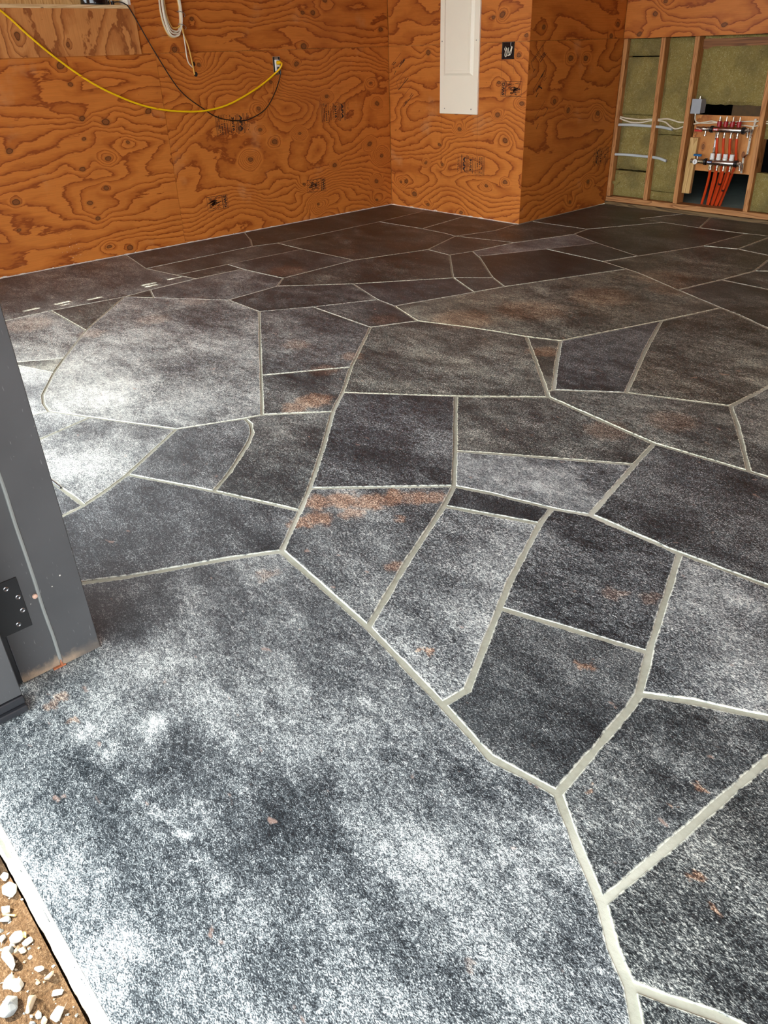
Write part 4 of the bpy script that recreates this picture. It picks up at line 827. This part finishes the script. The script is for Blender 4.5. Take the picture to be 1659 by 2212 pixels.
# --- coil of cable hanging on wall_left, tails into two holes
cc = thing('cable_coil', 'hanging coil of ivory and amber cable tied with wire above two holes', 'cable', (0.03, -1.95, 1.31))
cyc, czc = -1.957, 1.47
def loop(dy, dz, ry, rz, dx, r, m, ph=0.0):
    pts = []
    for k in range(15):
        a = 2*math.pi*k/14+ph
        y = cyc+dy+ry*math.cos(a); z = czc+dz+rz*math.sin(a)*1.0
        if math.sin(a) < 0: y += 0.012*math.sin(a)*-1*(1 if math.cos(a) > 0 else -0.4)
        pts.append((0.010+dx+0.006*math.sin(a*1.0+ph), y, z))
    part(cc, MB().tube(pts, r, 7, 5), 'cable_loop', M[m], smooth=True)
loop(-.004, .010, .073, .168, .012, .0055, 'cable', 0.2); loop(.000, .004, .062, .160, .018, .0050, 'cable_w', 0.4); loop(-.006, -.002, .070, .160, .006, .0052, 'cable_y', 0.1)
loop(.006, .022, .060, .150, .024, .0045, 'cable', 0.8); loop(.012, .030, .052, .140, .014, .0045, 'cable_y', 0.5); loop(.002, .014, .066, .156, .028, .0042, 'cable_w', 0.0); loop(.004, .030, .058, .165, .004, .0045, 'cable', 0.6)
for z, yy in ((1.449, -1.898), (1.378, -1.902)):
    mb = MB(); mb.tube([(0.048, yy-0.014, z+0.004), (0.054, yy, z), (0.046, yy+0.016, z-0.004), (0.012, yy+0.018, z), (0.006, yy, z+0.003), (0.02, yy-0.016, z+0.005), (0.048, yy-0.014, z+0.004)], 0.0022, 6, 4)
    mb.tube([(0.05, yy+0.012, z-0.002), (0.052, yy+0.022, z-0.014), (0.045, yy+0.020, z-0.026)], 0.0018, 6, 4)
    part(cc, mb, 'wire_tie', M['galv'], smooth=True)
part(cc, MB().tube([(0.03,-1.900,1.37),(0.026,-1.893,1.327),(0.022,-1.889,1.251),(0.020,-1.888,1.195),(0.018,-1.880,1.160),(0.010,-1.856,1.137),(0.001,-1.842,1.131)], 0.0042, 7, 6), 'cable_tail', M['cable_w'], smooth=True)
part(cc, MB().tube([(0.03,-1.897,1.36),(0.026,-1.890,1.320),(0.022,-1.868,1.262),(0.018,-1.856,1.200),(0.012,-1.846,1.140),(0.001,-1.836,1.088)], 0.0050, 7, 6), 'cable_tail', M['cable_y'], smooth=True)
part(cc, MB().tube([(0.006,-1.96,1.70),(0.02,-1.96,1.66),(0.03,-1.958,1.635)], 0.003, 6, 3), 'hanger', M['galv'])
for (hy, hz, rr) in ((-1.834,1.151,0.014),(-1.826,1.090,0.015)):
    mb = MB().lathe((0.0003,hy,hz),(1,0,0),[(0,rr),(0.0004,rr)],20); hb = mb.build('cable_hole', M['dark'], S_lr)
# --- stray nail and drill marks are in the veneer; chalk dust line of lime at the foot of the walls
mb = MB()
def dustline(p, q, nrm, seed):
    L = (Vector(q)-Vector(p)).length; n_ = int(L/0.012)
    for i in range(n_):
        t0, t1 = i/n_, (i+1)/n_
        a = Vector(p).lerp(Vector(q), t0); b = Vector(p).lerp(Vector(q), t1)
        h = 0.005+0.009*max(0, noise.noise(Vector((i*0.21, seed, 0)))) + 0.008*max(0, noise.noise(Vector((i*0.9, seed, 3)))-0.25)
        w = 0.006+0.012*max(0, noise.noise(Vector((i*0.33, seed, 7)))+0.2)
        k = len(mb.v); N = Vector(nrm)
        mb.v += [tuple(a+N*0.0006), tuple(b+N*0.0006), tuple(b+N*0.0006+Vector((0,0,h))), tuple(a+N*0.0006+Vector((0,0,h))), tuple(b+N*w+Vector((0,0,0.0012))), tuple(a+N*w+Vector((0,0,0.0012)))]
        mb.face((k,k+1,k+4,k+5)); mb.face((k+5,k+4,k+2,k+3))
dustline((0,-4.5,0), (0,0,0), (1,0,0), 1.0); dustline((0,0,0), (W,0,0), (0,-1,0), 5.0)
o = mb.build('mortar_smear', M['plaster'], wl)

# ---------------------------------------------------------------- ink stamps
def text_faces(txt, size):
    cu = bpy.data.curves.new('t', 'FONT'); cu.body = txt; cu.size = size; cu.align_x = 'LEFT'; cu.resolution_u = 2; cu.offset = size*0.05
    ob = bpy.data.objects.new('t', cu); COL.objects.link(ob)
    bpy.context.view_layer.update()
    dg = bpy.context.evaluated_depsgraph_get()
    me = bpy.data.meshes.new_from_object(ob.evaluated_get(dg))
    vs_ = [tuple(v.co) for v in me.vertices]; fs = [tuple(p.vertices) for p in me.polygons]
    bpy.data.objects.remove(ob); bpy.data.meshes.remove(me); bpy.data.curves.remove(cu)
    return vs_, fs
class Stamp:
    """flat ink print in stamp space: s across the stamp's columns, t along the reading direction"""
    def __init__(s, to): s.mb = MB(); s.to = to
    def rect(s, s0, t0, s1, t1, mi=0):
        k = len(s.mb.v); s.mb.v += [s.to(s0,t0), s.to(s1,t0), s.to(s1,t1), s.to(s0,t1)]; s.mb.face((k,k+1,k+2,k+3), None, mi)
    def line(s, s0, t0, s1, t1, w, mi=0):
        d = Vector((s1-s0, t1-t0)); d.normalize(); n_ = Vector((-d.y, d.x))*w/2; k = len(s.mb.v)
        s.mb.v += [s.to(s0+n_.x,t0+n_.y), s.to(s1+n_.x,t1+n_.y), s.to(s1-n_.x,t1-n_.y), s.to(s0-n_.x,t0-n_.y)]; s.mb.face((k,k+1,k+2,k+3), None, mi)
    def text(s, txt, sc, t0, cap, length, slant=0.0, mi=0):
        vs_, fs = text_faces(txt, cap/0.72)
        if not vs_: return
        wmax = max(v[0] for v in vs_); k = len(s.mb.v); q = length/wmax
        for v in vs_: s.mb.v.append(s.to(sc+cap/2-v[1], t0+v[0]*q+slant*v[1]))
        for f in fs: s.mb.face([k+i for i in f], None, mi)
    def row(s, sc, cap, t0, t1, seed, fill=0.62, mi=0):
        rr = random.Random(seed); t = t0
        while t < t1:
            L = rr.uniform(0.0025, 0.0075)
            if rr.random() < fill: s.rect(sc-cap/2*rr.uniform(0.7,1.2), t, sc+cap/2*rr.uniform(0.7,1.2), min(t+L*0.8, t1), mi)
            t += L
def apa(to, parent, seed, fade=0):
    s = Stamp(to); T_ = 0.133
    s.row(0.004, 0.004, 0, T_, seed+1, 0.7); s.row(0.016, 0.0075, 0.004, T_-0.01, seed+2, 0.55); s.row(0.029, 0.003, 0.02, T_*0.7, seed, 0.35)
    for q in (0.042, 0.051, 0.096, 0.106): s.rect(q-0.0019, 0, q+0.0019, T_)
    s.text('APA', 0.073, 0.010, 0.025, T_*0.83, 0.12)
    s.row(0.118, 0.0065, 0.002, T_-0.006, seed+3, 0.75)
    s.text('32/16', 0.142, 0.016, 0.020, T_*0.70)
    s.row(0.165, 0.0055, 0.002, T_-0.01, seed+4, 0.9); s.row(0.180, 0.003, 0.02, T_-0.02, seed+5, 0.7); s.row(0.194, 0.0065, 0.002, T_-0.012, seed+6, 0.7)
    s.rect(0.214, 0, 0.217, T_*0.34); s.rect(0.214, T_*0.66, 0.217, T_); s.text('616', 0.216, T_*0.38, 0.014, T_*0.24)
    for k in range(14):
        a0 = 2*math.pi*k/14; a1 = 2*math.pi*(k+1)/14; s.line(0.239+0.011*math.cos(a0), 0.014+0.011*math.sin(a0), 0.239+0.011*math.cos(a1), 0.014+0.011*math.sin(a1), 0.002)
    s.text('G', 0.239, 0.009, 0.011, 0.010); s.text('1 INCH', 0.239, 0.050, 0.012, T_*0.55); s.rect(0.238, 0.034, 0.240, 0.044)
    s.row(0.260, 0.008, 0.0, T_-0.005, seed+7, 0.8); s.row(0.274, 0.005, 0.0, T_-0.005, seed+8, 0.85)
    for q in (0.283, 0.289): s.rect(q-0.001, 0, q+0.001, T_)
    s.rect(0.11, -0.003, 0.150, -0.0015); s.rect(0.20, -0.004, 0.262, -0.0022); s.rect(0.13, T_+0.001, 0.165, T_+0.0026); s.rect(0.22, T_+0.001, 0.25, T_+0.0026)
    return s.mb.build('grade_stamp', M['inkf' if fade else 'ink'], parent)
apa(lambda s, t: (0.797+s, -0.0006, 0.329+t+s*-0.004), S_bl, 10)
apa(lambda s, t: (0.0006, -0.452-s, 0.846-t), S_lr, 30)
apa(lambda s, t: (0.0006, -1.428-s, 0.828-t+s*-0.02), S_lr, 50)
apa(lambda s, t: (W+0.0011, 0.922+(s)*0.75, 0.452-t), S_cl, 70)
def square_stamp(to, parent, w, h, mirror=False, seed=0, smear=0.6):
    """letter column in a frame next to a smudged framed square; s across, t along the column"""
    s = Stamp(to); cw = 0.040
    for q in (0.0, cw): s.rect(q-0.0012, 0, q+0.0012, h)
    s.rect(0, -0.0012, cw, 0.0012); s.rect(0, h-0.0012, cw, h+0.0012)
    s.text('SWG', cw/2, 0.006, 0.024, h-0.014)
    g = cw+0.006; s.rect(g-0.002, 0, g+0.002, h); s.rect(w-0.001, 0, w+0.001, h); s.rect(g, 0, w, 0.0035); s.rect(g, h-0.0025, w, h)
    rr = random.Random(seed)
    for k in range(46):
        a = rr.uniform(g+0.02, w-0.02); b = rr.uniform(0.008, h-0.008); L = rr.uniform(0.008, 0.05)*smear; an = rr.uniform(-0.25, 0.25)
        s.line(a-L/2, b-an*L/2, min(a+L/2, w), b+an*L/2, rr.uniform(0.0012, 0.004), 1 if k % 3 else 0)
    for k in range(26):
        a = rr.gauss(g+(w-g)*0.55, (w-g)*0.16); b = rr.gauss(h*0.45, h*0.13); L = rr.uniform(0.02, 0.05)*smear
        s.line(max(g, a-L/2), b-0.1*L, min(w, a+L/2), b+0.15*L, rr.uniform(0.003, 0.007), 1)
    return s.mb.build('mill_stamp', [M['ink'], M['smear']], parent)
square_stamp(lambda s, t: (1.221+s, -0.0006, 0.878+t), S_bl, 0.192, 0.098, seed=3)
square_stamp(lambda s, t: (0.0006, -0.745-s, 0.306-t-0.0*s), S_lr, 0.190, 0.096, seed=5)
square_stamp(lambda s, t: (0.0006, -1.700-s, 0.296-t-0.01*s), S_lr, 0.178, 0.098, seed=8, smear=0.7)
s = Stamp(lambda a, b: (a, -0.0005, b))
for (a, b, c) in ((0.612, 0.748, 0.27), (1.000, 0.748, 0.29), (1.216, 1.112, 0.99), (1.328, 1.112, 1.02)): s.line(a, b, a+0.001, c, 0.0014)
s.mb.build('pencil_line', M['inkf'], S_bl)
s = Stamp(lambda a, b: (a, -0.0006, b))
for (a, b, c, d_, w) in SB: s.line(a, b, c, d_, w*0.0008+0.0006)
s.mb.build('mill_stamp', M['ink'], S_bl)
s = Stamp(lambda a, b: (W+0.0011, a, b))
for (a, b, c, d_, w) in SC: s.line(a, b, c, d_, w*0.0008+0.0006)
s.mb.build('mill_stamp', M['ink'], S_cl)

# ---------------------------------------------------------------- services in the stud wall
jb = thing('junction_box', 'small grey metal junction box fixed to the third stud above the manifold board', 'junction box', (2.17, SP, 0.717))
part(jb, MB().box((2.126, SP-0.010, 0.717), (2.200, SP+0.065, 0.812)), 'box_body', M['greybox'], bevel=0.002)
part(jb, MB().box((2.124, SP-0.014, 0.715), (2.202, SP-0.0105, 0.814)), 'cover', M['greybox'], bevel=0.001)
part(jb, MB().lathe((2.165, SP+0.028, 0.8125), (0,0,1), [(0,0.010),(0.006,0.010),(0.007,0.006),(0.018,0.006)], 12), 'conduit_nipple', M['nickel'])
part(jb, MB().lathe((2.150, SP+0.022, 0.716), (0,0,-1), [(0,0.007),(0.010,0.007),(0.011,0.004)], 12), 'cable_clamp', M['nickel'])
cb = thing('electrical_cable', 'upper ivory cable running through the studs past the manifold', 'cable', (1.48, SP, 0.67), 'cables through the stud wall')
def wav(pts): return [(x, SP+y, z) for x, y, z in pts]
part(cb, MB().tube(wav([(1.482,.020,.676),(1.56,.018,.664),(1.68,.016,.658),(1.775,.02,.663),(1.835,.03,.663),(1.93,.022,.670),(2.02,.02,.652),(2.07,.03,.650)]), 0.0055, 7, 6), 'cable_run', M['cable'], smooth=True)
part(cb, MB().tube(wav([(2.135,.05,.640),(2.22,.050,.655),(2.28,.052,.664),(2.36,.05,.652),(2.45,.05,.664),(2.56,.05,.672),(2.69,.05,.676),(3.02,.05,.68)]), 0.0048, 7, 6), 'cable_run', M['cable'], smooth=True)
cb2 = thing('electrical_cable', 'lower ivory cable drooping through the studs', 'cable', (1.48, SP, 0.64), 'cables through the stud wall')
part(cb2, MB().tube(wav([(1.480,.022,.668),(1.54,.014,.650),(1.62,.012,.636),(1.70,.012,.638),(1.785,.02,.654),(1.84,.03,.655),(1.91,.016,.648),(1.96,.012,.622),(2.01,.012,.604),(2.07,.02,.622),(2.10,.03,.640)]), 0.0055, 7, 6), 'cable_run', M['cable'], smooth=True)
part(cb2, MB().tube(wav([(2.150,.022,.710),(2.150,.03,.672),(2.175,.045,.650),(2.26,.048,.650),(2.34,.05,.656),(2.42,.05,.650),(2.54,.048,.645),(2.60,.048,.640),(2.65,.048,.652),(2.69,.05,.662),(3.02,.05,.66)]), 0.0045, 7, 6), 'cable_run', M['cable'], smooth=True)
for z0, z1, x1, lab in ((0.614, 0.600, 1.985, 'pale grey tube sleeve crossing the stud bays, the upper of two'), (0.392, 0.372, 1.975, 'pale grey tube sleeve crossing the stud bays, the lower of two')):
    t = thing('pipe_sleeve', lab, 'tube', (1.48, SP, z0), 'tube sleeves through the first studs')
    part(t, MB().tube(wav([(1.480,.014,z0),(1.60,.010,z0+.004),(1.74,.012,z0+.002),(1.82,.016,z0),(1.90,.012,z0-.004),(x1,.006,z1)]), 0.0105, 12, 5), 'tube', M['sleeve'], smooth=True)

YM = SP+0.005
mf = thing('radiant_manifold', 'four-loop radiant heating manifold of stainless bars with orange-red pipes', 'manifold', (2.43, YM, 0.33))
def bar(xa, xb, z, nm, labm, ptx):
    b_ = part(mf, MB().lathe((xa, YM, z), (1,0,0), [(0,0.0165),(0.006,0.0205),(xb-xa-0.006,0.0205),(xb-xa,0.0165)], 22), nm, M['ss'], smooth=True)
    for xc, s_ in ((xa-0.002,-1), (xb+0.002,1)):
        part(mf, MB().lathe((xc, YM, z), (s_,0,0), [(0,0.024),(0.014,0.025),(0.015,0.021),(0.020,0.021)], 18), 'rubber_clamp', M['black'], b_, smooth=True)
    part(mf, MB().box((xa+0.010, YM-0.0213, z-0.006), (xa+0.048, YM-0.0203, z+0.009)), 'bar_label', M[labm], b_)
    vs_, fs = text_faces(ptx, 0.0115)
    mb = MB(); wm = max(v[0] for v in vs_)
    mb.v = [(xa+0.013+v[0]*0.031/wm, YM-0.0217, z-0.002+v[1]) for v in vs_]; mb.f = list(fs); mb.uv = [None]*len(fs); mb.mi = [0]*len(fs)
    part(mf, mb, 'label_text', M['paper'], b_)
    return b_
ZT, ZB = 0.614, 0.389
bar(2.322, 2.546, ZT, 'supply_bar', 'redlab', 'Supply'); bar(2.316, 2.535, ZB, 'return_bar', 'navy', 'Return')
def fitting(x, z, s_=-1, n='outlet_fitting'):
    mb = MB().lathe((x, YM, z), (0,0,s_), [(0,0.0075),(0.006,0.0075),(0.007,0.0105),(0.016,0.0105),(0.017,0.0065),(0.022,0.0065),(0.023,0.0095),(0.036,0.0095),(0.038,0.0070)], 6+4)
    part(mf, mb, n, M['nickel'])
for i in range(4):
    xt = 2.366+0.0505*i; xb_ = 2.354+0.0515*i
    part(mf, MB().lathe((xt-0.004, YM, ZT+0.019), (0,0,1), [(0,0.013),(0.006,0.013),(0.007,0.0165),(0.036,0.0165),(0.038,0.012)], 16), 'flow_meter', M['red'], smooth=True)
    part(mf, MB().lathe((xt-0.004, YM, ZT+0.057), (0,0,1), [(0,0.0052),(0.030,0.0045),(0.032,0.003)], 10), 'meter_stem', M['nickel'])
    fitting(xt, ZT-0.019)
    part(mf, MB().lathe((xb_-0.002, YM, ZB+0.019), (0,0,1), [(0,0.0165),(0.007,0.0165),(0.008,0.0185),(0.014,0.0185),(0.015,0.0160),(0.042,0.0165),(0.044,0.014)], 18), 'actuator_cap', M['cap'], smooth=True)
    fitting(xb_, ZB-0.019)
    # supply pipes pass behind the return bar
    fx = (2.300, 2.336, 2.368, 2.402)[i]; fy = 1.345; a0 = Vector((xt+0.006, YM+0.046, 0.385)); b0 = Vector((fx, fy, 0.057))
    part(mf, MB().tube([(xt, YM, ZT-0.055), (xt+0.002, YM+0.010, 0.50), (xt+0.004, YM+0.034, 0.43), tuple(a0), tuple(a0.lerp(b0, 0.35)+Vector((0.004,0,0))), tuple(a0.lerp(b0, 0.7)+Vector((0.002,0,0))), tuple(b0)], 0.0098, 10, 6), 'supply_pipe', M['pex'], smooth=True)
    fx = (2.262, 2.318, 2.352, 2.386)[i]; fy = 1.322; a0 = Vector((xb_, YM, ZB-0.054)); b0 = Vector((fx, fy, 0.057))
    part(mf, MB().tube([tuple(a0), tuple(a0.lerp(b0, 0.25)+Vector((0.006,0,0))), tuple(a0.lerp(b0, 0.6)+Vector((0.005,0,0))), tuple(b0)], 0.0098, 10, 6), 'return_pipe', M['pex'], smooth=True)
    if i >= 2:
        q = a0.lerp(b0, 0.33 if i == 2 else 0.50)+Vector((0.006,0,0))
        part(mf, MB().lathe(tuple(q), tuple(b0-a0), [(0,0.0118),(0.014,0.0118)], 12), 'pipe_band', M['black'])
def bracket(xt, xm, xb_, flip):
    mb = MB(); yb = SP+0.058
    for (x0, z0), (x1, z1), y0, y1 in (((xt, 0.690), (xt, 0.640), yb, yb), ((xt, 0.640), (xm, 0.585), yb-0.010, yb-0.010), ((xm, 0.585), (xm+0.004, 0.455), yb-0.010, yb-0.012), ((xm+0.004, 0.455), (xb_, 0.430), yb-0.012, yb-0.030), ((xb_, 0.430), (xb_+0.003, 0.325), yb-0.030, yb-0.028)):
        mb.hexa([(x0-0.010,y0-0.0015,z0),(x0+0.010,y0-0.0015,z0),(x0+0.010,y0+0.0015,z0),(x0-0.010,y0+0.0015,z0)], [(x1-0.010,y1-0.0015,z1),(x1+0.010,y1-0.0015,z1),(x1+0.010,y1+0.0015,z1),(x1-0.010,y1+0.0015,z1)])
        mb.hexa([(x0+0.009,y0-0.012,z0),(x0+0.0105,y0-0.012,z0),(x0+0.0105,y0,z0),(x0+0.009,y0,z0)], [(x1+0.009,y1-0.012,z1),(x1+0.0105,y1-0.012,z1),(x1+0.0105,y1,z1),(x1+0.009,y1,z1)])
    br = part(mf, mb, 'bracket', M['nickel'])
    for zz, xx in ((0.672, xt), (0.568, xm), (0.548, xm), (0.470, xm+0.003)): part(mf, MB().lathe((xx-0.001, yb-0.0125 if zz < 0.66 else yb-0.002, zz), (0,-1,0), [(0,0.0034),(0.0012,0.0034)], 8), 'bracket_bolt', M['black'], br)
    return br
b1 = bracket(2.338, 2.334, 2.336, 0); b2 = bracket(2.606, 2.598, 2.588, 1)
part(mf, MB().box((2.330, SP+0.0445, 0.490), (2.345, SP+0.046, 0.535)), 'bracket_label', M['paper'], b1)
# ball valves on the left ends
for z, hm, up in ((ZT, 'redl', -1), (ZB, 'blue', 1)):
    xv = 2.300 if z == ZT else 2.294
    mb = MB(); mb.lathe((xv, YM, z), (-1,0,0), [(0,0.013),(0.010,0.013),(0.011,0.0175),(0.024,0.0175),(0.025,0.0125),(0.040,0.0135),(0.052,0.0175),(0.066,0.0175),(0.078,0.0135),(0.090,0.0135),(0.091,0.0165),(0.108,0.0165)], 14)
    vb = part(mf, mb, 'ball_valve', M['brass' if z == ZB else 'nickel'], smooth=True)
    if z == ZT:
        part(mf, MB().box((xv-0.112, YM-0.034, z-0.018), (xv-0.050, YM-0.026, z-0.004)), 'valve_lever', M[hm], vb, bevel=0.003)
        part(mf, MB().lathe((xv-0.080, YM-0.016, z-0.006), (0,-1,0), [(0,0.007),(0.012,0.006)], 10), 'valve_stem', M['nickel'], vb)
        part(mf, MB().lathe((xv-0.033, YM-0.004, z-0.014), (0,-0.1,-1), [(0,0.006),(0.018,0.006),(0.019,0.004),(0.024,0.004),(0.025,0.0105),(0.033,0.0105),(0.035,0.006)], 12), 'drain_cock', M['nickel'], vb)
    else:
        part(mf, MB().lathe((xv-0.060, YM, z+0.015), (0,0,1), [(0,0.006),(0.014,0.006),(0.015,0.009),(0.020,0.009)], 10), 'valve_stem', M['nickel'], vb)
        part(mf, MB().box((xv-0.094, YM-0.008, z+0.034), (xv-0.030, YM+0.008, z+0.050)), 'valve_lever', M[hm], vb, bevel=0.003)
        part(mf, MB().lathe((xv-0.062, YM-0.016, z-0.002), (0,-1,0), [(0,0.010),(0.006,0.019),(0.012,0.019),(0.0125,0.017)], 20), 'gauge', M['cap'], vb, smooth=True)
        part(mf, MB().box((xv-0.064, YM-0.0292, z-0.012), (xv-0.0615, YM-0.0286, z+0.006)), 'gauge_needle', M['black'], vb)
for z, xe in ((ZT, 2.568), (ZB, 2.557)):
    mb = MB(); mb.lathe((xe, YM, z), (1,0,0), [(0,0.0135),(0.008,0.0135),(0.009,0.0165),(0.018,0.0165),(0.019,0.010),(0.028,0.010),(0.029,0.0125),(0.036,0.0125),(0.037,0.006),(0.046,0.005)], 10)
    ev = part(mf, mb, 'end_valve', M['nickel'])
    part(mf, MB().lathe((xe+0.022, YM-0.004, z-0.008), (0.25,-0.2,-1), [(0,0.006),(0.016,0.006),(0.017,0.011),(0.030,0.011),(0.031,0.006),(0.038,0.005)], 8), 'drain_cock', M['nickel'], ev)
part(mf, MB().lathe((2.338, YM+0.01, ZB+0.02), (0,0,1), [(0,0.006),(0.014,0.006),(0.015,0.009),(0.024,0.008)], 10), 'air_vent', M['nickel'])
part(mf, MB().lathe((2.338, YM+0.01, ZB-0.020), (0,0,-1), [(0,0.006),(0.014,0.008),(0.030,0.008),(0.032,0.004)], 10), 'drain_plug', M['brass'])

# ================================================================= OUTSIDE GROUND
gd = structure('ground', 'brown dirt with crushed rock outside the slab')
gd['category'] = 'ground'
mb = MB()
def gz(x, y):
    return -0.060 + 0.014*noise.noise(Vector((x*7, y*7, 0))) + 0.010*noise.noise(Vector((x*28, y*28, 2))) + 0.006*noise.noise(Vector((x*85, y*85, 4))) + 0.0025*noise.noise(Vector((x*200, y*200, 6)))
def dirtfn(u, v):
    x = 2.6+4.2*u; y = -6.3+1.375*v; k = min(1, u*8, (1-u)*8, v*4); k = max(0.0, k)
    return (x, y, gz(x, y)*k+(1-k)*-0.093)
mb.grid(dirtfn, 420, 150)
mb.build('dirt', M['dirt'], gd, smooth=True)
mb = MB(); mb.box((-14, -16, -0.11), (22, -5.49, -0.09)); mb.box((-14, -5.49, -0.11), (3.71, Y0-0.0, -0.09)); mb.box((5.39, -5.49, -0.11), (22, Y0-0.0, -0.09)); mb.box((-14, Y0, -0.11), (-0.16, 12, -0.09)); mb.box((XR+0.16, Y0, -0.11), (22, 12, -0.09)); mb.box((3.7, -5.5, -0.11), (5.4, -4.92, -0.096))
mb.build('yard_dirt', M['dirt'], gd)
def rock(rr, seed, flat=0.65, n=15):
    q = random.Random(seed); bm = bmesh.new()
    for _ in range(n):
        v = Vector((q.gauss(0,1), q.gauss(0,1), q.gauss(0,1))).normalized()
        bm.verts.new((v.x*rr*q.uniform(0.85,1.1), v.y*rr*q.uniform(0.6,0.95), v.z*rr*flat))
    res = bmesh.ops.convex_hull(bm, input=bm.verts)
    junk = [g for g in res['geom_interior'] if isinstance(g, bmesh.types.BMVert)]
    if junk: bmesh.ops.delete(bm, geom=junk, context='VERTS')
    bmesh.ops.bevel(bm, geom=bm.edges[:], offset=rr*0.06, segments=1, affect='EDGES')
    return bm
GL = GRAVEL_LABELS
for i, (x, y, r, kind) in enumerate(GRAVEL):
    bm = rock(r*1.35, i*13+5, 0.7); me = bpy.data.meshes.new('gravel_stone'); bm.to_mesh(me); bm.free()
    me.materials.append(M[('gwhite','ggrey','gtan')[kind]])
    o = link('gravel_stone', me); o.location = (x, y, gz(x, y)+r*0.45); o.rotation_euler = (random.uniform(-.3,.3), random.uniform(-.3,.3), random.uniform(0, 6.3))
    big = r >= 0.0100
    lab = GL.get(i) or ('tiny pale rock chip pressed into the dirt beside the slab' if kind == 0 else 'small dull rock chip pressed into the dirt beside the slab')
    tag(o, lab, 'stone', 'loose rock chips beside the slab')
mb = MB(); rr = random.Random(99)
vs0 = []
for k in range(900):
    x = 3.9+1.2*rr.random(); y = -4.93-0.30*rr.random()**1.2; s_ = rr.uniform(0.0008, 0.0036)
    z = gz(x, y)+s_*0.3; kk = len(mb.v); a0 = rr.uniform(0, 6.3)
    for q in range(4): mb.v.append((x+s_*math.cos(a0+q*1.57)*rr.uniform(.6,1.2), y+s_*math.sin(a0+q*1.57)*rr.uniform(.6,1.2), z))
    mb.v.append((x, y, z+s_*0.8)); mb.v.append((x, y, z-s_))
    m_ = rr.choice((0,0,1,2,2))
    for q in range(4): mb.face((kk+q, kk+(q+1)%4, kk+4), None, m_); mb.face((kk+(q+1)%4, kk+q, kk+5), None, m_)
o = mb.build('fine_gravel', [M['gwhite'], M['ggrey'], M['gtan']]); tag(o, 'fine grit and pebbles scattered over the dirt', 'gravel', None, 'stuff')
lf = MB(); lx, ly, lz = LEAF[0], LEAF[1], gz(LEAF[0], LEAF[1])+0.003
lf.grid(lambda u, v: (lx-0.007+0.014*u, ly+(v-0.5)*0.007*math.sin(math.pi*min(1,u*0.96+0.02)), lz+0.003*math.sin(u*3)+0.002*abs(v-0.5)), 8, 4)
tag(lf.build('leaf', M['leaf'], smooth=True), 'single curled yellow leaf lying on the dirt among the rock chips', 'leaf')
tw = MB().tube([(4.385,-4.945,gz(4.385,-4.945)+.004),(4.375,-4.951,gz(4.375,-4.951)+.006),(4.366,-4.960,gz(4.366,-4.96)+.004)], 0.0018, 6, 3)
tag(tw.build('twig', M['cleat'], smooth=True), 'thin broken light-brown twig on the dirt beside the slab', 'twig')
